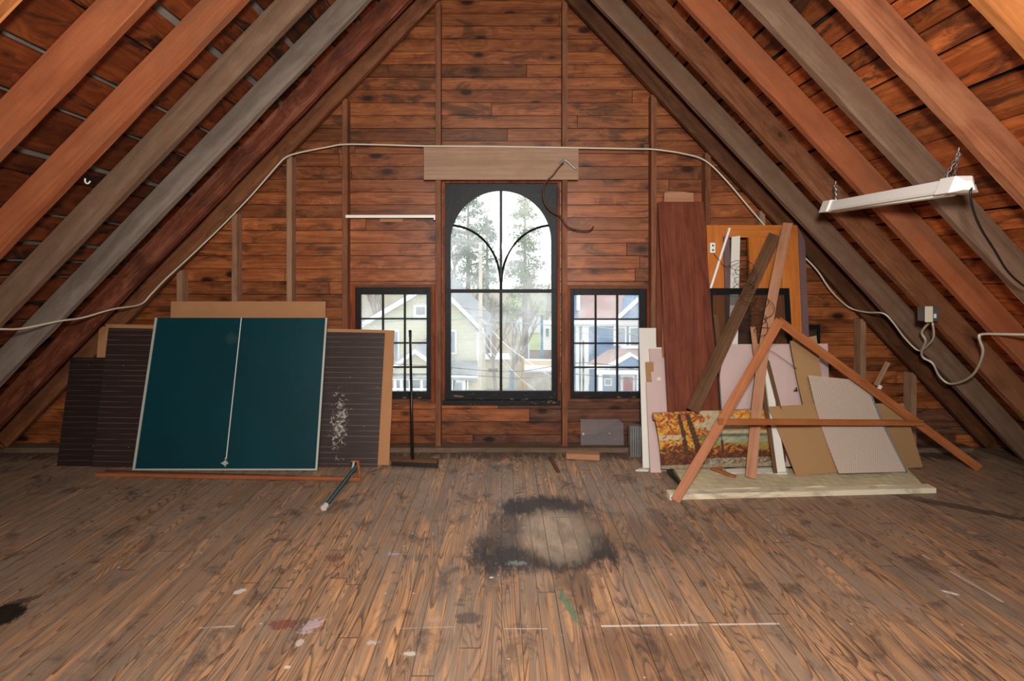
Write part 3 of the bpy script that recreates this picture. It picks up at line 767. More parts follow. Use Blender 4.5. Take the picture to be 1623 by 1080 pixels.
# ---------------------------------------------------------------- leaning sheets
def slab(name, c4, th, mat, label, cat, group=None, parent=None, grain=None, bevel=.0, curve=0.0, nx=1, ny=1, rnd=0.0, rag=0.0, kind=None):
    """c4: TL,TR,BR,BL world points of the face; thickness goes behind"""
    TL, TR, BR, BL = [Vector(p) for p in c4]
    ux = (TR+BR-TL-BL).normalized(); vv = (TL+TR-BL-BR).normalized()
    nrm = ux.cross(vv).normalized()
    if nrm.y > 0: nrm = -nrm            # towards the camera
    mb = MB(); vs = []
    rg = random.Random(hash(label) % 1000 if False else len(label)*13)
    for k in (0, 1):
        for j in range(ny+1):
            for i in range(nx+1):
                u, v = i/nx, j/ny
                p = (BL*(1-u) + BR*u)*(1-v) + (TL*(1-u) + TR*u)*v
                p = p - nrm*(th*k + curve*math.sin(math.pi*v)) 
                if rag and (i in (0,nx) or j in (0,ny)): p = p + ux*rg.uniform(-rag,rag) + vv*rg.uniform(0,rag)
                vs.append(p)
    a = nx+1; N = (nx+1)*(ny+1); fs = []
    for j in range(ny):
        for i in range(nx):
            q = j*a+i; fs.append((q,q+1,q+a+1,q+a)); fs.append((N+q,N+q+a,N+q+a+1,N+q+1))
    for i in range(nx):
        fs.append((i,N+i,N+i+1,i+1)); q = ny*a+i; fs.append((q,q+1,N+q+1,N+q))
    for j in range(ny):
        q = j*a; fs.append((q,q+a,N+q+a,N+q)); q = j*a+nx; fs.append((q,N+q,N+q+a,q+a))
    mb.add(vs, fs, rnd)
    long_v = ((TL-BL).length > (TR-TL).length) if grain is None else (grain == 'v')
    if long_v: X_ = vv; 
    else: X_ = ux
    Z_ = nrm; Y_ = Z_.cross(X_).normalized(); X_ = Y_.cross(Z_).normalized()
    fr = Matrix(((X_.x,Y_.x,Z_.x,BL.x),(X_.y,Y_.y,Z_.y,BL.y),(X_.z,Y_.z,Z_.z,BL.z),(0,0,0,1)))
    o = obj(name, mb, mat, parent, frame=fr, bevel=bevel)
    if parent is None: tag(o, label, cat, group, kind)
    return o
def lean(xtl, xtr, ytop, dtop, xbl, xbr, dbot, ytr=None):
    """quad from a sighted top edge (distance dtop) to a foot on the floor at distance dbot"""
    yb = CY + H*F/dbot
    return [W(xtl,ytop,dtop), W(xtr,ytop if ytr is None else ytr,dtop), W(xbr,yb,dbot), W(xbl,yb,dbot)]

# table-tennis table half
g4 = lean(246, 519, 504, 4.674, 210, 503, 4.354)
g4 = [p + Vector((0,0,.006)) if i > 1 else p for i, p in enumerate(g4)]
tt = slab('table_tennis_top', g4, .018, M['green'], 'dark green table tennis half with white edges leaning in front of brown panels', 'table tennis table', grain='h')
TL,TR,BR,BL = g4; nrm = (TR-TL).cross(TL-BL).normalized(); nrm = nrm if nrm.y < 0 else -nrm
def on_g(u, v, o=.0): return (BL*(1-u)+BR*u)*(1-v) + (TL*(1-u)+TR*u)*v + nrm*o
def strip(u0,v0,u1,v1,o0=.0005,o1=.004):
    mb = MB(); mb.hexa([on_g(u0,v0,o1),on_g(u1,v0,o1),on_g(u1,v1,o1),on_g(u0,v1,o1),on_g(u0,v0,o0),on_g(u1,v0,o0),on_g(u1,v1,o0),on_g(u0,v1,o0)]); return mb
for a in ((0,0,.013,1),(.989,0,1,1),(.013,0,.989,.010)):
    obj('edge_trim', strip(*a), M['alu'], tt)
obj('centre_line', strip(.498,.07,.503,1,.0003,.0012), M['white'], tt)
mb = MB(); c = on_g(.5, .045, .004); mb.tube([c+nrm*.0, c+nrm*.01], .018, 14); mb.bar(c+nrm*.012+Vector((-.028,0,0)), c+nrm*.012+Vector((.028,0,0)), .006, .012)
mb.bar(c - Vector((0,0,.07)), c - Vector((0,0,.02)), .008, .008, Vector((0,1,0))); mb.bar(c + Vector((0,0,.02)), c + Vector((0,0,.045)), .006, .006, Vector((0,1,0)))
obj('latch', mb, M['alu'], tt)

# big sheets behind it
M['rib1'] = ribbed('dark_ribbed_board', (40,29,27), (150,130,120), .044, (2.02,.36,.13,.40))
M['rib2'] = ribbed('dark_ribbed_board_plain', (34,25,22), (120,104,96), .044, None)
q4 = lean(172, 610, 520, 4.728, 146, 598, 4.44, ytr=528)
slab('ribbed_panel', q4, .006, M['rib1'], 'wide dark brown scored panel with white scuffs behind the green table half', 'panel', 'dark scored panels', grain='h')
q4 = lean(112, 300, 567, 4.683, 90, 280, 4.464)
slab('ribbed_panel', q4, .006, M['rib2'], 'lower dark scored panel at the far left end of the stack', 'panel', 'dark scored panels', grain='h')
GB = 'tan fibreboard sheets on the left'
q4 = lean(168, 625, 514, 4.755, 150, 617, 4.485, ytr=524)
slab('fibreboard_sheet', q4, .012, M['fibre'], 'long tan fibreboard whose torn right edge shows beside the left window', 'sheet', GB, nx=14, ny=8, rag=.003)
q4 = lean(157, 262, 518, 4.775, 140, 250, 4.52)
slab('fibreboard_sheet', q4, .010, M['fibre'], 'tan fibreboard showing a narrow strip at the upper left of the dark panels', 'sheet', GB)
q4 = lean(271, 516, 478, 4.825, 262, 512, 4.60)
slab('fibreboard_sheet', q4, .014, M['fibre'], 'tallest tan fibreboard rising above the top of the green table half', 'sheet', GB)

# apron rail, bracket and leg on the floor
rt = thing('folded_table_leg', WF(570, 765), 'thin wooden rail on the floor with folding bracket and green tube leg', 'table leg')
mb = MB(); a = WF(152,755); b = WF(572,764); mb.bar(a+Vector((0,0,.014)), b+Vector((0,.0,.02)), .022, .026)
t1 = (b-a).normalized(); fr = Matrix.Translation(a) @ t1.to_track_quat('X','Z').to_matrix().to_4x4()
obj('rail', mb, M['apron'], rt, frame=fr, bevel=.002)
mb = MB(); e = b+Vector((-.0,0,.03)); tp = W(563,731,4.22); tp2 = W(567,731,4.22)
mb.bar(e+Vector((-.005,0,0)), tp2, .02, .012, Vector((0,1,0))); mb.bar(tp2, tp+Vector((-.03,0,0)), .02,.01, Vector((0,0,1)))
obj('bracket', mb, M['apron'], rt)
mb = MB(); mb.bar(W(561,732,4.2), W(556,759,4.15), .016, .006, Vector((0,1,0))); mb.bar(W(541,755,4.16), W(556,763,4.13), .012, .006, Vector((0,1,0)))
obj('brace', mb, M['metal'], rt)
mb = MB(); l0 = W(564,740,4.16); l1 = WF(516,802,.022); mb.tube([l0,l1], .014, 12); 
M['greentube'] = plain('green_tube_paint', (30,70,72), .35, .5)
lg = obj('tube_leg', mb, M['greentube'], rt, smooth=False)
mb = MB(); dd = (l1-l0).normalized(); mb.tube([l1-dd*.005, l1+dd*.03], .021, 14); obj('rubber_foot', mb, M['rubber'], lg)
mb = MB(); a = WF(168,749); b = WF(470,758); mb.bar(a+Vector((0,0,.008)), b+Vector((0,0,.008)), .03, .012)
tag(obj('wood_strip', mb, M['plankdark']), 'dark thin lath lying on the floor below the green table half', 'strip')

# push broom
rt = thing('push_broom', WF(656,732), 'black-handled push broom standing against the left small window', 'broom')
hb = WF(654, 729, .06); mb = MB(); mb.tube([hb, W(650,524,4.90)], .012, 10); hd = obj('handle', mb, M['blackpole'], rt, smooth=True)
mb = MB(); q = W(650,524,4.90); q2 = W(650.3,535,4.895); mb.tube([q+Vector((0,0,.002)), q2], .0145, 10); obj('grip', mb, M['blackpole'], hd, smooth=True)
mb = MB(); a = WF(622,728,.05); b = WF(694,731,.05); mb.bar(a, b, .06, .025); obj('broom_head', mb, M['plankdark'], rt, bevel=.004)
mb = MB()
for i in range(46):
    s = i/45; c = a + (b-a)*s
    for j in (-.02,0,.02): mb.bar(c+Vector((0,j,-.012)), c+Vector((random.uniform(-.004,.004),j*1.3,-.05)), .008, .008, Vector((0,1,0)))
obj('bristles', mb, M['blackpole'], rt)

# clear plastic sheet
t = NT('clear_acrylic'); tr = t.n('ShaderNodeBsdfTransparent'); tr.inputs[0].default_value=(.9,.88,.88,1)
df = t.n('ShaderNodeBsdfPrincipled'); df.inputs['Base Color'].default_value = (.5,.48,.5,1); df.inputs['Roughness'].default_value=.3
mx = t.n('ShaderNodeMixShader'); tc = t.n('ShaderNodeTexCoord').outputs['Object']
v = t.n('ShaderNodeTexVoronoi'); v.inputs['Scale'].default_value = 9; t.l(tc, v.inputs['Vector'])
t.l(t.math('MAXIMUM', t.math('MULTIPLY', t.math('LESS_THAN', v.outputs['Distance'], .11), .9), .17), mx.inputs[0])
t.l(tr.outputs[0], mx.inputs[1]); t.l(df.outputs[0], mx.inputs[2]); t.l(mx.outputs[0], t.out.inputs[0]); M['acrylic'] = t.m
z0 = .043
mb = MB(); P = [W(920,665,4.93), W(980,665,4.93), W(988,672,4.93)]; b0 = Vector((wx(988,4.9),4.88,z0)); b1 = Vector((wx(920,4.9),4.88,z0))
mb.prism(P+[b0,b1], (0,.004,0)); tag(obj('acrylic_sheet', mb, M['acrylic']), 'clear plastic sheet with a clipped corner leaning under the right window', 'plastic sheet')
# wood block
mb = MB(); a = WF(898,727); b = WF(951,729.5); mb.bar(a+Vector((0,.03,.024)), b+Vector((0,.03,.024)), .1, .046)
tag(obj('wood_block', mb, M['planktan'], bevel=.003), 'short tan wood offcut on the floor below the right small window', 'block')
mb = MB(); mb.bar(WF(872,727)+Vector((0,0,.008)), WF(885,750)+Vector((0,0,.006)), .03, .012)
tag(obj('wood_splinter', mb, M['plankdark']), 'dark splinter of board on the floor below the arched window', 'splinter')
# galvanised box
mb = MB(); a = WF(1000, 726)
for i in range(5):
    x0 = a.x + i*.020; mb.tube([Vector((x0+.01, a.y+.03, 0)), Vector((x0+.01, a.y+.03, .26))], .013, 10)
mb.box((a.x, a.y+.02, 0), (a.x+.1, a.y+.09, .27))
tag(obj('galvanised_duct', mb, M['metal']), 'crumpled grey metal duct piece standing beside the tall white board', 'duct')

# ---------------------------------------------------------------- right hand pile
slab('white_board', lean(1013,1056,520,4.80,1019,1062,4.42), .018, M['white'], 'narrow white board at the left end of the right hand pile', 'board', bevel=.002)
# flakes by its foot
mb = MB(); c = WF(1016, 746); mb.prism([c+Vector((-.05,-.02,.001)), c+Vector((.05,-.03,.001)), c+Vector((.07,.0,.001)), c+Vector((0,.02,.001))], (0,0,.01))
tag(obj('plaster_chip', mb, M['white']), 'small white chip on the floor at the foot of the white board', 'chip')
slab('cardboard_piece', [W(1023,574,4.66),W(1036,574,4.66),W(1036,640,4.60),W(1026,640,4.60)], .004, M['cardboard'], 'small brown cardboard sliver between white board and pink foam', 'cardboard')
slab('foam_board', lean(1024,1044,606,4.60,1031,1048,4.32), .012, M['foam'], 'narrow pink foam strip beside the foot of the white board', 'foam board', 'pink foam boards')
fb = slab('foam_board', [W(1029,553,4.72),W(1075,553,4.72),W(1085,746,4.37),W(1044,748,4.35)], .02, M['foam'], 'pink foam board with a round hole left of the red-brown board', 'foam board', 'pink foam boards')
mb = MB(); c = W(1044,601,4.625); mb.tube([c+Vector((0,-.002,0)), c+Vector((0,-.006,0))], .018, 16); obj('round_plug', mb, M['white'], fb)

# tall red-brown board, with a piece behind
slab('veneer_board', lean(1041,1060,335,4.85,1040,1062,4.66), .012, M['redwood'], 'second red-brown panel showing as a sliver at the left of the tall one', 'board', 'red-brown boards')
mbp = MB(); P = [W(x,y,4.80) for x,y in [(1052,325),(1053,305),(1062,303.5),(1085,304.5),(1099,306),(1100,325)]]; mbp.prism(P, (0,.02,0))
q = W(1076,560,4.62)
# the tan piece is a long board, standing on the floor behind the panel
lo = WF(1056, 738); hi = WF(1100, 738); mbp.hexa([P[0],P[5],Vector((hi.x,4.62,0)),Vector((lo.x,4.62,0))]+[p+Vector((0,.02,0)) for p in (P[0],P[5],Vector((hi.x,4.62,0)),Vector((lo.x,4.62,0)))])
tag(obj('curved_board', mbp, M['planktan']), 'tan board with a rounded top showing above the tall red-brown board', 'board')
slab('veneer_board', [W(1043,320,4.76),W(1115,320,4.76),W(1144,720,4.38),W(1062,722,4.38)], .014, M['redwood'], 'tall wide red-brown wood board leaning left of the honey door', 'board', 'red-brown boards')

# honey coloured door frame with openings
dt, db = 4.755, 4.60
TLd, TRd = W(1120,357,dt), W(1264,357,dt); zt = TLd.z
def onD(px, z, o=0.0):   # a point on the door's leaning face: px sighted at the top edge distance
    X = (px-CX)*dt/F; return Vector((X, db + (dt-db)*z/zt - o, z))
dr = thing('leaning_door', onD(1190, 0), 'honey coloured door with open panels behind the diagonal planks', 'door')
def dbar(name, x0, x1, z0, z1, mat, o0=0.0, th=.035, gr=True):
    a = [onD(x0,z1,o0),onD(x1,z1,o0),onD(x1,z0,o0),onD(x0,z0,o0)]
    return slab(name, a, th, mat, '', '', parent=dr)
dbar('stile', 1120, 1148, 0, zt, M['doorwood']); dbar('stile', 1236, 1264, 0, zt, M['doorwood'])
dbar('stile', 1186, 1208, .2, zt-.11, M['doorwood'])
dbar('rail', 1148.3, 1235.7, zt-.11, zt, M['doorwood']); dbar('rail', 1148.3, 1235.7, .0, .2, M['doorwood'])
dbar('panel', 1208.3, 1235.7, .2, zt-.11, M['doorwood'], -.012, .012)
M['purple'] = plain('purplish_edge_paint', (112,88,90), .7, .2)
slab('edge_strip', [onD(1265,zt-.02,-.002),onD(1275,zt-.14,-.002),onD(1275,0,-.002),onD(1265,0,-.002)], .03, M['purple'], 'purplish grey upright strip along the right edge of the honey door', 'strip')
slab('edge_strip', [onD(1143,zt-.1,.045),onD(1152,zt-.1,.045),onD(1152,0,.045),onD(1143,0,.045)], .012, M['purple'], 'purplish grey upright strip inside the honey door beside a white board', 'strip')
slab('white_board', [onD(1154,zt-.11,.07),onD(1167,zt-.10,.07),W(1166,700,4.52),W(1151,700,4.52)], .014, M['white'], 'white strip board standing in the opening of the honey door', 'board')
mb = MB(); mb.tube([W(1156.5,362,4.70), W(1127,455,4.66), W(1110,505,4.64), W(1046+30,650,4.60)], .011, 8)
tag(obj('white_rod', mb, M['whitegloss']), 'thin white rod slanting in front of the honey door', 'rod')
c = W(1130,393,4.60)
op = thing('outlet_plate', c, 'white outlet plate with dangling wire beside the red-brown board', 'outlet plate')
mb = MB(); c = W(1130,393,4.70); mb.box((c.x-.022,4.70,c.z-.045),(c.x+.022,4.735,c.z+.045)); obj('plate', mb, M['whitegloss'], op, bevel=.003)
mb = MB()
for dz in (.02,-.02): mb = MB(); mb.box((c.x-.008,4.697,c.z+dz-.007),(c.x+.008,4.6998,c.z+dz+.007)); obj('socket', mb, M['wire'], op)
rg = random.Random(3); pts = [W(1131,402,4.72),W(1140,412,4.66),W(1152,423,4.62)]
cx, cy = 1170, 420
for i in range(64):
    cyy = 412 + i*2.05; cxx = 1168 + i*.85 + 10*math.sin(i*.23); a = i*.98
    pts.append(W(cxx + (17+5*math.sin(i*.7))*math.cos(a), cyy + (11+4*math.cos(i*.5))*math.sin(a), 4.28 + .04*math.sin(a*1.3)))
for x,y in [(1205,545),(1228,560),(1245,572),(1263,585)]: pts.append(W(x,y,4.36))
mb = MB(); mb.tube(smooth(pts,3), .0022, 5); obj('tangled_wire', mb, M['wire'], op)

# black framed window screen
t = NT('insect_screen'); tr = t.n('ShaderNodeBsdfTransparent'); df = t.n('ShaderNodeBsdfDiffuse'); df.inputs[0].default_value = (.05,.04,.035,1)
mx = t.n('ShaderNodeMixShader'); mx.inputs[0].default_value = .35; t.l(tr.outputs[0], mx.inputs[1]); t.l(df.outputs[0], mx.inputs[2]); t.l(mx.outputs[0], t.out.inputs[0]); M['screen'] = t.m
s4 = [W(1126,457,4.62),W(1251,457,4.62),W(1268,733,4.54),W(1128,733,4.54)]
sr = thing('window_screen', (s4[2]+s4[3])/2, 'black framed insect screen leaning before the lower half of the honey door', 'screen')
def inq(q, u, v, o=0.0): return (q[3]*(1-u)+q[2]*u)*(1-v) + (q[0]*(1-u)+q[1]*u)*v + Vector((0,-o,0))
def part_quad(q, nm, u0,u1,v0,v1, th, mat, par, o=0.0): return slab(nm, [inq(q,u0,v1,o),inq(q,u1,v1,o),inq(q,u1,v0,o),inq(q,u0,v0,o)], th, mat, '', '', parent=par)
part_quad(s4,'screen_frame',0,1,.965,1,.02,M['black'],sr); part_quad(s4,'screen_frame',.945,1,0,.964,.02,M['black'],sr); part_quad(s4,'screen_frame',0,.03,0,.964,.02,M['black'],sr)
part_quad(s4,'screen_mesh',.031,.944,.01,.964,.003,M['screen'],sr,-.008)
s4 = [W(1278,515,4.77),W(1300,515,4.77),W(1302,722,4.70),W(1280,722,4.70)]
sr = thing('window_screen', (s4[2]+s4[3])/2, 'narrow black framed screen peeking out right of the honey door', 'screen')
part_quad(s4,'screen_frame',0,1,.965,1,.02,M['black'],sr); part_quad(s4,'screen_frame',.8,1,0,.964,.02,M['black'],sr)
part_quad(s4,'screen_mesh',.0,.799,.01,.964,.003,M['screen'],sr,-.008)
slab('dark_offcut', [W(1131,500,4.52),W(1137,498,4.52),W(1147,560,4.45),W(1140,600,4.45)], .012, M['plankdark'], 'dark narrow offcut leaning right of the tall red-brown board', 'offcut')

# big pink foam boards
slab('foam_board', [W(1138,546,4.53),W(1312,545,4.57),W(1318,741,4.42),W(1150,741,4.36)], .02, M['foam'], 'wide pink foam board standing behind the diagonal planks', 'foam board', 'pink foam boards')
f2 = slab('foam_board', [W(1214,547,4.50),W(1250,547,4.50),W(1293,740,4.33),W(1243,740,4.31)], .02, M['foam'], 'pink foam board with a dark nick lying over the wide one', 'foam board', 'pink foam boards')
mb = MB(); c = W(1260,617,4.38); mb.tube([c+Vector((-.008,-.0,-.01)), c+Vector((.012,-.012,-.01)), c+Vector((.004,-.01,.015))], .006, 6); obj('dark_nick', mb, M['wire'], f2)
# carpet + beige plank on floor
M['carpet'] = plain('beige_carpet_back', (210,198,164), .95, .05, var=.14, scale=3.2, bs=.8)
M['carpetedge'] = plain('dark_carpet_pile', (66,66,58), .95, .05, var=.5, scale=20, bs=.9)
pts = [(1070,745),(1140,757),(1240,745),(1440,745),(1462,769),(1080,777)]
top = [WF(1062,742,.05), WF(1240,735,.05), WF(1438,740,.05), WF(1463,768,.045), WF(1085,776,.045)]
mb = MB(); n = len(top); nx = 30
L0, R0 = WF(1066,741,.045), WF(1436,741,.045); L1, R1 = WF(1088,776,.040), WF(1464,769,.040)
vs = []; ny = 6
for j in range(ny+1):
    for i in range(nx+1):
        u, v = i/nx, j/ny; p = (L0*(1-u)+R0*u)*(1-v) + (L1*(1-u)+R1*u)*v
        p.z += .006*math.sin(u*21+v*3) + .004*math.sin(u*47+v*7); vs.append(p)
N = len(vs); fs = []
for j in range(ny):
    for i in range(nx): q = j*(nx+1)+i; fs.append((q,q+1,q+nx+2,q+nx+1))
vs += [Vector((p.x,p.y,.0)) for p in vs]; fs += [tuple(reversed([N+k for k in f])) for f in fs[:]]
a_ = nx+1
for i in range(nx): fs.append((i,i+1,N+i+1,N+i)); q = ny*a_+i; fs.append((q,N+q,N+q+1,q+1))
for j in range(ny): q = j*a_; fs.append((q,N+q,N+q+a_,q+a_)); q = j*a_+nx; fs.append((q,q+a_,N+q+a_,N+q))
mb.add(vs, fs); cp = obj('folded_carpet', mb, M['carpet'], smooth=False); tag(cp, 'folded beige carpet lying flat under the right hand pile', 'carpet')
mb = MB()
for k in range(3):
    z = .014 + k*.018
    mb.tube(smooth([WF(1060+k*2,740,z), WF(1060+k*3,750,z), WF(1072+k*2,762,z), WF(1084,775,z)],5), .010, 8)
obj('fold_edge', mb, M['carpetedge'], cp, smooth=True)
a = WF(1066,793,0); b = WF(1484,782,0)
mb = MB(); P0 = [Vector((a.x-.02,a.y,.0)), Vector((b.x,b.y,0))]
nx = 24; vs = []
for i in range(nx+1):
    u = i/nx; p = P0[0]*(1-u)+P0[1]*u
    for (dy, z) in ((0,0),(0,.038),(.075,.040),(.075,0)):
        vs.append(p + Vector((0, dy, z + (random.uniform(-.002,.002) if z else 0))))
fs = [(0,1,2,3),(4*nx+3,4*nx+2,4*nx+1,4*nx)]
for i in range(nx):
    for j in range(4): fs.append((4*i+j, 4*i+(j+1)%4, 4*i+4+(j+1)%4, 4*i+4+j))
mb.add(vs, fs); fr = Matrix.Translation(P0[0])
tag(obj('whitewashed_plank', mb, M['beigeplank'], frame=fr), 'long chalky white plank on the floor in front of the carpet', 'plank')

# painting: autumn landscape canvas
rg = random.Random(5)
_cells = {}
class Dab:
    def __init__(s, k): s.r = random.Random(k)
def painting_color(u, v):
    global rg
    key = (int(u*62 + math.sin(v*40)*1.2), int(v*34 + math.sin(u*50)*.9)); rg = random.Random(key[0]*131 + key[1])
    n1 = math.sin(u*37+v*19)*.5 + math.sin(u*83-v*61)*.3 + rg.uniform(-.5,.5)
    def mixc(a, b, k): k = max(0,min(1,k)); return [a[i]*(1-k)+b[i]*k for i in range(3)]
    sky = mixc((206,198,170), (150,146,128), abs(n1)*.6)
    c = sky
    if v < .60 and u > .30: c = mixc((96,124,96), (60,84,64), .5+.5*n1)            # hills
    if v < .50: c = mixc((118,128,62), (178,140,60), .5+.5*n1)                      # meadow
    if .44 < v < .53 and u > .45: c = mixc((176,186,176),(120,140,120), .5+.5*n1)
    fl = .62 - .25*math.exp(-((u-.0)/.35)**2)                                       # left foliage
    if u < .36 + .05*math.sin(v*23) + rg.uniform(-.05,.05) and v > .36 + rg.uniform(-.05,.05):
        c = rg.choice([(190,92,30),(224,164,44),(150,52,22),(226,188,80),(120,46,20),(200,126,34)])
    if u > .5 and v > .82 - .1*math.sin(u*9) + rg.uniform(-.05,.05) - .08*(u>.8):
        c = rg.choice([(222,156,40),(196,104,28),(234,190,80),(170,80,26)])
    if u > .86 and v > .42: c = rg.choice([(224,160,40),(188,96,26),(150,70,24),(234,184,60)])
    if v < .36 + .05*math.sin(u*14) + rg.uniform(-.03,.03) :
        c = rg.choice([(96,30,14),(140,54,20),(52,24,14),(190,120,40),(70,30,18)])
    if v < .26 + .03*math.sin(u*11): c = rg.choice([(60,22,12),(84,32,16),(40,20,14),(120,60,28)])
    if v < .16 and .35 < u < .95: c = rg.choice([(120,130,124),(86,92,84),(170,170,158),(120,84,56)])
    if v < .07: c = rg.choice([(160,152,134),(132,124,108),(148,140,124)])
    for tx, w, sl in ((.205,.016,-.03),(.30,.022,-.09),(.50,.006,0)):
        if abs(u - (tx + sl*(v-.4))) < w*(1.4-v*.6) and .24 < v < (.97 if w > .01 else .6): c = rg.choice([(46,26,18),(66,38,26),(34,20,16)])
    if u < .2 and .50 < v < .60 and rg.random() < .7: c = (206,196,170)
    c = [c[0]*.72+150*.28, c[1]*.72+116*.28, c[2]*.72+76*.28]
    return lin(c)
q4 = [W(1036,656,4.29), W(1240,648,4.30), W(1246,738,4.26), W(1048,744,4.25)]
NX, NY = 150, 70
mb = MB(); vs = []; cols = []
TL_,TR_,BR_q,BL_q = q4
for j in range(NY+1):
    for i in range(NX+1):
        u, v = i/NX, j/NY
        p = (BL_q*(1-u)+BR_q*u)*(1-v) + (TL_*(1-u)+TR_*u)*v
        p = p + Vector((.012*math.sin(v*3.0)*(1-u), 0, .008*math.sin(u*5)*v)); vs.append(p); cols.append(painting_color(u, v))
fs = [(j*(NX+1)+i, j*(NX+1)+i+1, (j+1)*(NX+1)+i+1, (j+1)*(NX+1)+i) for j in range(NY) for i in range(NX)]
mb.add(vs, fs); 
pt = thing('landscape_painting', (BL_q+BR_q)/2, 'unframed autumn landscape canvas with orange trees lying against the pile', 'painting')
mb.c = cols; cv = obj('painted_canvas', mb, M['canvas'], pt)
so = cv.modifiers.new('solid','SOLIDIFY'); so.thickness = .003; so.offset = 1
slab('stretcher', [p+Vector((0,.02,0)) for p in (TL_,TR_,TR_+(BR_q-TR_)*.12,TL_+(BL_q-TL_)*.12)], .02, M['planktan'], '', '', parent=pt)
# white strip and chips under painting
slab('white_offcut', [WF(1150,744,.058),WF(1248,742,.058),WF(1248,750,.05),WF(1152,750,.05)], .012, M['white'], 'flat white strip lying on the carpet under the painting', 'offcut')
mb = MB(); a = WF(1131,743,.075); b = WF(1166,756,.06); mb.bar(a,b,.03,.012); mb.bar(a+Vector((-.02,0,0)), a+Vector((.07,-.01,.01)), .02,.008)
tag(obj('wood_splinter', mb, M['aframe']), 'broken orange splinter on the carpet in front of the painting', 'splinter')

def plank(name, x0,y0,d0, x1,y1,d1, w, th, mat, label, cat='plank', group=None, bow=0.0, parent=None):
    a = W(x0,y0,d0); b = W(x1,y1,d1); t_ = (b-a).normalized()
    view = ((a+b)/2 - Vector((0,0,H))).normalized()
    sd = t_.cross(view).normalized(); nn = sd.cross(t_).normalized()
    mb = MB(); n = 12; vs = []
    for i in range(n+1):
        p = a + (b-a)*i/n - sd*bow*math.sin(math.pi*i/n)
        for u, v in ((-1,-1),(1,-1),(1,1),(-1,1)): vs.append(p + sd*(u*w/2 + random.uniform(-.0008,.0008)) + nn*(v*th/2))
    fs = [(0,1,2,3),(4*n+3,4*n+2,4*n+1,4*n)]
    for i in range(n):
        for j in range(4): fs.append((4*i+j,4*i+(j+1)%4,4*i+4+(j+1)%4,4*i+4+j))
    mb.add(vs, fs)
    fr = Matrix(((t_.x,sd.x,-nn.x,a.x),(t_.y,sd.y,-nn.y,a.y),(t_.z,sd.z,-nn.z,a.z),(0,0,0,1)))
    if fr.determinant() < 0: fr = Matrix(((t_.x,sd.x,nn.x,a.x),(t_.y,sd.y,nn.y,a.y),(t_.z,sd.z,nn.z,a.z),(0,0,0,1)))
    o = obj(name, mb, mat, parent, frame=fr, bevel=.002)
    if parent is None: tag(o, label, cat, group)
    return o
plank('timber_plank', 1228,373,4.60, 1098,652,4.26, .098,.03, M['plankdark'], 'dark weathered plank slanting down across the tall red-brown board')
plank('timber_plank', 1249,354,4.56, 1190,758,4.06, .076,.02, M['planktan'], 'long tan plank leaning upright through the A-frame', bow=.04)
plank('timber_plank', 1193,518,4.42, 1203,600,4.40, .04,.015, M['planktan'], 'short narrow tan stick standing behind the long tan plank', 'stick')
slab('white_strip_board', [W(1210,572,4.32),W(1219,572,4.32),W(1246,748,4.18),W(1232,749,4.18)], .02, M['white'], 'narrow white board leaning between tan plank and cardboard', 'board')
plank('timber_plank', 1208,600,4.28, 1229,750,4.15, .028,.02, M['plankdark'], 'thin dark brown stick leaning just left of the white strip board', 'stick')
plank('timber_plank', 1216,572,4.30, 1236,650,4.26, .03,.02, M['plankdark'], 'brown edge stick leaning right of the white strip board', 'stick')

slab('cardboard_sheet', [W(1252,541,4.42),W(1294,532,4.42),W(1312,650,4.28),W(1277,660,4.28)], .004, M['cardboard'], 'upper brown cardboard sheet bent over the pink foam', 'cardboard', 'cardboard sheets', nx=4, ny=6, curve=.012)
slab('cardboard_sheet', [W(1388,640,4.30),W(1432,640,4.32),W(1463,741,4.41),W(1415,744,4.39)], .004, M['cardboard'], 'brown cardboard sheet at the right end of the pile', 'cardboard', 'cardboard sheets')
slab('cardboard_sheet', [W(1217,645,4.25),W(1300,640,4.27),W(1332,749,4.16),W(1262,755,4.13)], .004, M['cardboard'], 'squarish brown cardboard sheet in front of the pile, under the crossbar', 'cardboard', 'cardboard sheets', nx=4, ny=6, curve=-.008)
# expanded sheet
t = NT('diamond_lattice_plastic'); tc = t.n('ShaderNodeTexCoord').outputs['Object']; s = t.n('ShaderNodeSeparateXYZ'); t.l(tc, s.inputs[0])
u_ = t.math('ADD', s.outputs[0], t.math('MULTIPLY', s.outputs[1], 1.7)); v_ = t.math('SUBTRACT', s.outputs[0], t.math('MULTIPLY', s.outputs[1], 1.7))
def gridl(q): return t.math('ABSOLUTE', t.math('SUBTRACT', t.math('FRACT', t.math('MULTIPLY', q, 34.0)), .5))
mx_ = t.math('MAXIMUM', gridl(u_), gridl(v_)); hole = t.math('LESS_THAN', mx_, .30)
pb = t.bsdf(lin((208,190,176)), .5, .4, 0, mx_, .5, .003)
tr = t.n('ShaderNodeBsdfTransparent'); mxs = t.n('ShaderNodeMixShader')
t.l(t.math('MULTIPLY', hole, .55), mxs.inputs[0]); t.l(pb.outputs[0], mxs.inputs[1]); t.l(tr.outputs[0], mxs.inputs[2]); t.l(mxs.outputs[0], t.out.inputs[0]); M['lattice'] = t.m
q4 = [W(1281,595,4.26),W(1372,604,4.34),W(1437,748,4.16),W(1330,751,4.10)]
lt = slab('lattice_sheet', q4, .004, M['lattice'], 'pale diamond lattice plastic sheet curling over the cardboard on the right', 'plastic sheet', nx=8, ny=14, curve=.03)
mb = MB(); P = []
for j in range(13):
    v = 1-j/12; p = q4[2]*(1-v)+q4[1]*v; P.append(p + Vector((.0,-.005+.03*math.sin(math.pi*v),0)))
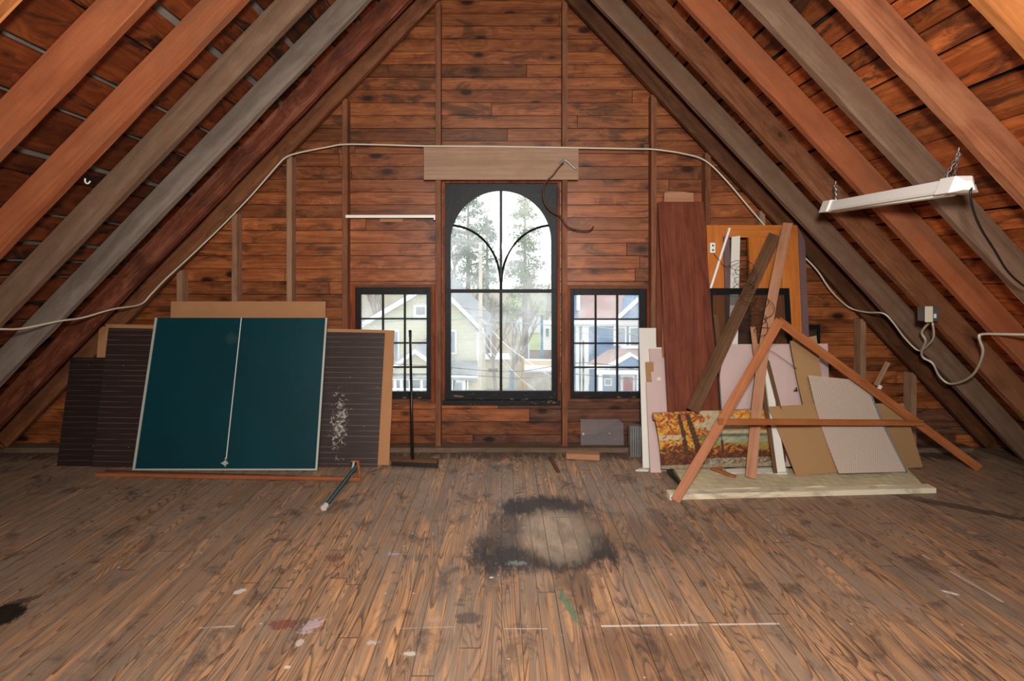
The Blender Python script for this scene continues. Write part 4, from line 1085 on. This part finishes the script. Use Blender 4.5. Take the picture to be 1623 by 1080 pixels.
mb.tube(P, .007, 7); M['bluegrey'] = plain('bluegrey_edging', (116,124,130), .6, .3); obj('rolled_edge', mb, M['bluegrey'], lt, smooth=True)
plank('timber_plank', 1407,575,4.72, 1388,612,4.68, .04,.03, M['stud_pale'], 'short pale stick poking up behind the A-frame right leg', 'stick')
mb = MB(); c = W(1393,617,4.62); mb.tube([c, c+Vector((.015,0,.03))], .016, 10)
tag(obj('white_stub', mb, M['white']), 'small white stub beside the short pale stick', 'stub')

# A-frame
af = thing('wooden_a_frame', WF(1300, 798), 'large orange wooden A-frame with crossbar leaning in front of the pile', 'a-frame')
plank('leg', 1236,508,4.16, 1070,795,3.775, .066,.03, M['aframe'], '', parent=af)
plank('leg', 1233,508,4.18, 1551,742,4.37, .066,.03, M['aframe'], '', parent=af)
plank('crossbar', 1138,668.5,3.92, 1462,670.5,4.28, .046,.022, M['aframe'], '', parent=af)

# ---------------------------------------------------------------- outside
GZ = -6.5
def clap(name, c, pitch=.14):
    t = NT(name); tc = t.n('ShaderNodeTexCoord').outputs['Object']; s = t.n('ShaderNodeSeparateXYZ'); t.l(tc, s.inputs[0])
    fr = t.math('FRACT', t.math('DIVIDE', s.outputs[2], pitch)); ln = t.math('LESS_THAN', fr, .16)
    col = t.mix(t.math('MULTIPLY', ln, .35), lin(c), sc4(lin(c), .55)); t.bsdf(col, .8, .1, 0, fr, .4, .01); return t.m
M['yellow'] = clap('cream_siding', (216,210,178)); M['blue'] = clap('blue_siding', (88,128,172))
M['greyroof'] = plain('grey_roof_shingle', (150,152,156), .9, .1, var=.2, scale=2)
M['pinkroof'] = plain('dusty_red_roof_shingle', (176,138,132), .9, .1, var=.12, scale=2)
M['trimwhite'] = plain('white_house_trim', (240,240,238), .6, .2, var=.02)
M['pane'] = plain('grey_house_pane', (120,134,146), .2, .5, var=.3, scale=2)
M['louvre'] = plain('dark_louvre', (70,80,92), .6, .3)
M['reddoor'] = plain('red_house_door', (168,72,76), .5, .3)
M['grass'] = plain('pale_lawn_grass', (150,160,106), .95, .05, var=.25, scale=.5)
M['road'] = plain('grey_asphalt', (176,172,172), .95, .05, var=.1, scale=.6)
M['earth'] = plain('brown_earth_ground', (150,134,112), .95, .05, var=.3, scale=.4)
M['pole'] = plain('weathered_pole_wood', (200,182,166), .9, .1, var=.12, scale=4)
M['fencew'] = plain('brown_fence_wood', (118,98,84), .9, .1, var=.25, scale=3)
M['trunk'] = plain('tree_bark', (110,96,86), .9, .1, var=.3, scale=3)
M['needles'] = plain('conifer_needles', (104,120,88), .9, .1, var=.5, scale=.8)
M['needles2'] = plain('conifer_needles_light', (132,146,100), .9, .1, var=.5, scale=.8)
M['twig'] = plain('bare_twigs', (150,136,130), .9, .1, var=.2, scale=1)
M['bluepaint'] = plain('blue_painted_sign', (64,132,168), .6, .3); M['tanwall'] = plain('tan_shed_wall', (196,172,140), .8, .1)
M['ochre'] = plain('ochre_wood_post', (206,160,84), .7, .2)

def g(x0,y0,x1,y1, z=GZ):     # ground patch between sighted corners
    return [WF_(x0,y0,z), WF_(x1,y0,z), WF_(x1,y1,z), WF_(x0,y1,z)]
def WF_(x,y,z):
    d = (H-z)*F/(y-CY); return Vector(((x-CX)*d/F, d, z))
mb = MB(); mb.add([(-120,6,GZ-.02),(120,6,GZ-.02),(120,260,GZ-.02),(-120,260,GZ-.02)],[(0,1,2,3)]); mb.r=[0]
tag(obj('ground', mb, M['earth']), '', '', kind='structure')
bpy.data.objects['ground']['label'] = 'brown ground outside far below the windows'; bpy.data.objects['ground']['category'] = 'ground'
for (a, mt, nm, lab) in [((805,470,890,500),'grass','lawn','far strip of pale lawn beyond the street'),((812,503,890,528),'road','street','grey street crossing behind the trees'),((822,530,890,556),'grass','lawn','near strip of pale lawn before the street')]:
    mb = MB(); q = g(*a); mb.prism(q, (0,0,.01 if mt == 'grass' else .02)); tag(obj(nm, mb, M[mt]), lab, nm, kind='structure')

def P20(pts, d): return [W(x,y,d) for x,y in pts]
def wallpoly(nm, pts, d, depth, mat, par): mb = MB(); mb.prism(P20(pts,d), (0,depth,0)); return obj(nm, mb, mat, par, frame=Matrix.Identity(4))
def rect(nm, x0,y0,x1,y1,d,th,mat,par): mb = MB(); a=W(x0,y0,d); b=W(x1,y1,d); mb.box((a.x,d,b.z),(b.x,d+th,a.z)); return obj(nm, mb, mat, par, frame=Matrix.Identity(4))
def roofslab(nm, a, b, d, depth, th, mat, par, over=.0):
    A_, B_ = W(*a,d), W(*b,d); mb = MB(); u = Vector((0,0,th)); mb.prism([A_,B_,B_+u,A_+u], (0,depth,0)); return obj(nm, mb, mat, par)
def hwin(x0,y0,x1,y1,d,par, cross=True):
    f = rect('house_window',x0,y0,x1,y1,d-.06,.05,M['trimwhite'],par); m_ = (x1-x0)*.16
    rect('pane',x0+m_,y0+m_,x1-m_,y1-m_,d-.075,.014,M['pane'],f)
yh = thing('yellow_house', (W(600,600,20).x,20,GZ), 'cream clapboard house with grey roof outside beyond the left window', 'house')
wallpoly('wall', [(440,592),(688,450),(759,527),(759,800),(440,800)], 20, 8, M['yellow'], yh)
roofslab('roof', (688,447),(772,531),19.7,8.6,.10,M['greyroof'],yh); roofslab('roof', (425,602),(688,447),19.7,8.6,.10,M['greyroof'],yh)
roofslab('fascia', (688,452),(770,534),19.62,.07,.2,M['trimwhite'],yh); roofslab('fascia', (425,607),(688,452),19.62,.07,.2,M['trimwhite'],yh)
v_ = rect('gable_vent',655,483,676,504,19.93,.06,M['trimwhite'],yh)
for i in range(5): rect('louvre_slat',660+i*2.8,487,661.8+i*2.8,499,19.91,.015,M['louvre'],v_)
hwin(614,523,633,576,20,yh); hwin(703,523,724,562,20,yh)
rect('corner_board',755,527,761,800,19.95,.1,M['trimwhite'],yh)
# porch
rect('porch_wall',560,598,757,800,17.6,2.3,M['yellow'],yh)
mb = MB(); mb.prism(P20([(612,592),(657,562),(702,592)],17.4),(0,2.5,0)); obj('porch_gable', mb, M['yellow'], yh, frame=Matrix.Identity(4))
roofslab('porch_roof', (608,594),(657,558),17.2,2.7,.12,M['greyroof'],yh); roofslab('porch_roof', (657,558),(708,594),17.2,2.7,.12,M['greyroof'],yh)
roofslab('porch_fascia', (608,597),(657,561),17.12,.07,.14,M['trimwhite'],yh); roofslab('porch_fascia', (657,561),(708,597),17.12,.07,.14,M['trimwhite'],yh)
mb = MB(); mb.hexa([W(560,599,17.2),W(757,604,17.2),W(757,600,17.2),W(560,595,17.2),W(560,575,19.9),W(757,575,19.9),W(757,572,19.9),W(560,572,19.9)]); obj('porch_roof', mb, M['greyroof'], yh)
rect('porch_beam',560,597,757,603,17.25,.2,M['trimwhite'],yh)
rect('porch_glazing',562,604,740,640,17.45,.1,M['pane'],yh)
for x in (572,592,606,626,636,650,668,682,700,720,740): rect('porch_post',x-2,603,x+2,640,17.3,.1,M['trimwhite'],yh)
rect('porch_rail',562,616,700,619,17.28,.08,M['trimwhite'],yh); rect('door_trim',716,602,740,640,17.3,.1,M['trimwhite'],yh); rect('porch_pane',720,607,732,640,17.27,.02,M['pane'],yh)

bh = thing('blue_house', (W(960,600,22).x,22,GZ), 'blue clapboard house with dusty red roofs outside beyond the right window', 'house')
rect('wall',900,505,1120,830,22,3,M['blue'],bh)
mb = MB(); mb.hexa([W(917,506,21.6),W(1100,506,21.6),W(1100,503,21.6),W(917,503,21.6),W(917,452,27),W(1100,452,27),W(1100,449,27),W(917,449,27)]); obj('roof', mb, M['pinkroof'], bh)
rect('side_wall',900,440,916,830,23,1.5,M['blue'],bh); rect('corner_board',915,445,919.5,492,22.5,.3,M['trimwhite'],bh)
mb = MB(); mb.prism(P20([(984,506),(1045,450),(1110,506)],21.3),(0,3,0)); obj('cross_gable', mb, M['blue'], bh, frame=Matrix.Identity(4))
roofslab('rake_board', (980,508),(1045,448),21.2,.3,.13,M['trimwhite'],bh); roofslab('rake_board', (1045,448),(1112,508),21.2,.3,.13,M['trimwhite'],bh)
rect('eave_trim',908,506,1110,514,21.55,.4,M['trimwhite'],bh); rect('eave_shadow_board',908,514,1110,517,21.85,.12,M['trimwhite'],bh)
for x0,x1,y0,y1 in ((923,933,515,625),(913,918,515,622),(921,926,540,625),(973,977,515,548)): rect('corner_post',x0,y0,x1,y1,21.8,.2,M['trimwhite'],bh)
hwin(977,518,993,548,22,bh); hwin(997,518,1014,552,22,bh); rect('belt_trim',984,548,1110,553,21.85,.13,M['trimwhite'],bh)
mb = MB(); mb.hexa([W(930,580,20.2),W(1110,580,20.2),W(1110,577,20.2),W(930,577,20.2),W(965,556,21.9),W(1110,556,21.9),W(1110,554,21.9),W(965,554,21.9)]); obj('porch_roof', mb, M['pinkroof'], bh)
rect('porch_eave',928,580,1110,585,20.1,.3,M['trimwhite'],bh)
mb = MB(); mb.prism(P20([(968,584),(1001,566),(1034,584)],19.9),(0,1.6,0)); obj('porch_gable', mb, M['blue'], bh, frame=Matrix.Identity(4))
roofslab('rake_board', (964,586),(1001,565),19.8,.3,.11,M['trimwhite'],bh); roofslab('rake_board', (1001,565),(1038,586),19.8,.3,.11,M['trimwhite'],bh)
roofslab('porch_roof', (968,583),(1001,564),19.95,1.9,.06,M['pinkroof'],bh); roofslab('porch_roof', (1001,564),(1034,583),19.95,1.9,.06,M['pinkroof'],bh)
rect('porch_beam',944,587,1110,594,20.0,.2,M['trimwhite'],bh)
for x in (952,1013): rect('porch_column',x-3,594,x+3,640,20.05,.15,M['trimwhite'],bh)
d_ = rect('door_frame',984,595,1006,640,21.9,.09,M['trimwhite'],bh); rect('door_leaf',988,598,1003,640,21.87,.028,M['reddoor'],d_)
hwin(958,600,970,612,22,bh); hwin(925,585,934,610,22,bh)

# utility pole and wires
up = thing('utility_pole', (W(762,600,17.0).x, 16.6, GZ), 'weathered wooden utility pole with wires outside the arched window', 'utility pole')
mb = MB(); mb.tube([Vector((W(762,600,16.6).x,16.6,GZ)), W(761.5,384,16.6)], .075, 10, .055); obj('pole_shaft', mb, M['pole'], up, smooth=True)
mb = MB(); mb.tube([W(775,514,16.5),W(775,531,16.5)], .16, 12); obj('transformer', mb, M['metal'], up)
mb = MB(); mb.box((W(774,585,16.3).x,16.2,W(0,589,16.3).z),(W(789,585,16.3).x,16.3,W(0,584,16.3).z)); obj('splice_box', mb, M['wire'], up)
M['cyanwire'] = plain('pale_green_wire', (120,160,150), .6, .3)
wires = [([(560,517),(640,508),(715,507),(762,504),(800,510),(880,516),(960,520),(1030,538)],'cyanwire',.018),
 ([(560,575),(640,578),(715,583),(775,588),(830,588),(910,576),(960,578),(1030,590)],'wire',.016),
 ([(560,590),(640,594),(715,594),(775,597),(830,600),(900,593),(960,598),(1030,603)],'wire',.016),
 ([(762,504),(800,545),(840,575),(873,597)],'trimwhite',.012), ([(762,518),(790,560),(820,596),(850,620)],'trimwhite',.009),
 ([(762,530),(780,560),(805,585)],'trimwhite',.009), ([(700,404),(762,404),(830,408),(900,404)],'wire',.008), ([(890,520),(960,535),(1000,530),(1030,548)],'metal',.014),
 ([(715,486),(762,492),(820,495),(880,494)],'wire',.007)]
for pts, mt, r_ in wires:
    mb = MB(); mb.tube(smooth([W(x,y,16.4) for x,y in pts],6), r_*.8, 5); obj('wire', mb, M[mt], up)

# trees
def branch(mb, p, d, L, r, lvl, rg, spread=.6):
    n = 4; pts = [p]; q = p.copy(); dd = d.copy()
    for i in range(n):
        dd = (dd + Vector((rg.uniform(-.15,.15),rg.uniform(-.15,.15),rg.uniform(-.05,.12)))).normalized(); q = q + dd*L/n; pts.append(q.copy())
    mb.tube(pts, r, 5 if lvl > 1 else 3, r*.5, cap=False)
    if lvl == 0: return
    for k in range(4 if lvl > 1 else 5):
        s = rg.uniform(.3,1); b = pts[min(int(s*n),n)]
        nd = (dd + Vector((rg.uniform(-1,1),rg.uniform(-1,1),rg.uniform(-.2,.7)))*spread).normalized()
        branch(mb, b, nd, L*rg.uniform(.45,.7), r*.5, lvl-1, rg, spread)
def bare_tree(x, d, hgt, lab, seed, r=.2):
    rg = random.Random(seed); mb = MB(); X = (x-CX)*d/F
    branch(mb, Vector((X,d,GZ)), Vector((0,0,1)), hgt*.55, r, 4, rg, .75)
    tag(obj('bare_tree', mb, M['twig']), lab, 'tree', 'bare trees beyond the houses')
def conifer(x, d, ytop, wid, mt, lab, seed, n=5200, lean_=0.0, ybot=600):
    rg = random.Random(seed); X = (x-CX)*d/F; zt = H - (ytop-CY)*d/F; hh = zt - GZ
    rt = thing('conifer_tree', (X,d,GZ), lab, 'tree', 'conifers outside the arched window')
    mb = MB(); mb.tube([Vector((X,d,GZ)), Vector((X,d,zt-.3))], .28, 8, .04); obj('trunk', mb, M['trunk'], rt, smooth=True)
    mb = MB(); vs = []; fs = []
    zb = GZ + hh*.30
    br = MB()
    for b in range(60):
        z = zb + (zt-zb)*(rg.random()**1.15); f = 1-(z-zb)/(zt-zb); R = wid*(.25+.75*f**.7)*rg.uniform(.55,1.1); a = rg.uniform(0,6.283)
        dirv = Vector((math.cos(a), math.sin(a), rg.uniform(-.25,.2)))
        p0 = Vector((X,d,z)); br.tube([p0, p0+dirv*R], .035, 4, .01, cap=False)
        for k in range(n//60):
            s = rg.uniform(.2,1.05); c = p0 + dirv*R*s + Vector((rg.gauss(0,.22),rg.gauss(0,.22),rg.gauss(-.08,.16)))
            e = rg.uniform(.05,.13); v1 = Vector((rg.uniform(-1,1),rg.uniform(-1,1),rg.uniform(-1,1))).normalized()*e; v2 = Vector((rg.uniform(-1,1),rg.uniform(-1,1),rg.uniform(-1,1))).normalized()*e
            b_ = len(vs); vs += [c-v1, c+v1, c+v2*1.6]; fs.append((b_,b_+1,b_+2))
    mb.add(vs, fs); obj('foliage', mb, M[mt], rt); obj('boughs', br, M['trunk'], rt)
conifer(742, 36, 296, 2.6, 'needles', 'broad grey-green conifer left of the glazing bar in the arched window', 11, 6600)
conifer(832, 42, 300, 2.1, 'needles2', 'narrow light green conifer right of the glazing bar in the arched window', 12, 4600)
conifer(772, 46, 335, 1.8, 'needles', 'slim conifer behind the utility pole', 13, 3000)
bare_tree(788, 33, 10, 'bare bushy tree close to the glazing bar low in the arched window', 21, .14)
bare_tree(808, 38, 11, 'bare tree just right of the glazing bar in the arched window', 22, .16)
bare_tree(600, 52, 17, 'bare tree behind the left side of the cream house roof', 23, .25)
bare_tree(860, 60, 13, 'bare tree at the right edge of the arched window', 24, .2)
bare_tree(720, 55, 16, 'bare tree above the ridge of the cream house', 25, .25)
# fence, shed, garage
mb = MB(); 
for i in range(30): 
    a = W(824+i*1.9,555,48); mb.box((a.x,48,a.z-1.1),(a.x+.1,48.05,a.z))
mb.box((W(824,560,48).x,48.06,W(0,560,48).z-.3),(W(882,560,48).x,48.1,W(0,560,48).z))
tag(obj('board_fence', mb, M['fencew']), 'brown board fence across the lawn seen in the arched window', 'fence')
gr_ = thing('garage', (W(855,600,30).x,30,GZ), 'low tan garage with pale flat roof at the lower right of the arched window', 'garage')
rect('wall',832,590,890,700,30,4,M['tanwall'],gr_); mb = MB(); mb.hexa([W(826,590,29.7),W(892,591,29.7),W(892,588,29.7),W(826,587,29.7),W(830,571,36),W(892,572,36),W(892,570,36),W(830,569,36)]); obj('roof', mb, M['trimwhite'], gr_)
rect('ochre_post',826,565,831,640,29.5,.1,M['ochre'],gr_)
gs = thing('garden_shed', (W(785,600,38).x,38,GZ), 'small shed with pale roof behind the bare bushy tree', 'shed')
rect('wall',768,572,806,700,38,2.5,M['yellow'],gs); mb = MB(); mb.hexa([W(765,571,37.7),W(810,571,37.7),W(810,569,37.7),W(765,569,37.7),W(770,562,41),W(806,562,41),W(806,560,41),W(770,560,41)]); obj('roof', mb, M['trimwhite'], gs)
mb = MB(); a = W(857,500,43); b = W(861,546,43); mb.box((a.x,43,GZ),(b.x,43.3,a.z)); tag(obj('blue_sign_post', mb, M['bluepaint']), 'upright blue painted panel at the right edge of the arched window', 'sign')
nb = thing('white_house', (W(880,530,52).x,52,GZ), 'pale house partly seen at the right edge of the arched window', 'house')
rect('wall',862,515,905,590,52,5,M['trimwhite'],nb); hwin(864,520,871,535,52,nb)
mb = MB(); a = Vector((W(838,553,44).x,44,GZ)); mb.tube([a, W(838,517,44)], .06, 6); tag(obj('street_post', mb, M['trimwhite']), 'thin white post standing by the street in the arched window', 'post')
# neighbouring building items low in centre
mb = MB(); c = W(812,588,28); mb.box((c.x-.09,28,GZ),(c.x+.09,28.2,c.z)); tag(obj('blue_bin', mb, M['bluepaint']), 'small blue bin low in the arched window beside the ochre post', 'bin')

# ---------------------------------------------------------------- light
w = bpy.data.worlds.new('world'); sc.world = w; w.use_nodes = True; nt = w.node_tree
bg = nt.nodes['Background']; bg.inputs[0].default_value = (.93,.97,1.0,1); bg.inputs[1].default_value = 2.1
def area(name, loc, rot, size, power, col):
    l = bpy.data.lights.new(name, 'AREA'); l.shape = 'DISK'; l.size = size; l.energy = power; l.color = col
    o = bpy.data.objects.new(name, l); C.objects.link(o); o.location = loc; o.rotation_euler = rot; return o
area('flash', (.12, -.15, 2.08), (math.radians(84), 0, math.radians(-4)), .3, 168, (1,.95,.88))
area('fill_light', (.3, -2.0, 3.2), (math.radians(60), 0, 0), 1.4, 75, (1,.93,.84))  # added soft fill from behind the camera, not a lamp of the attic
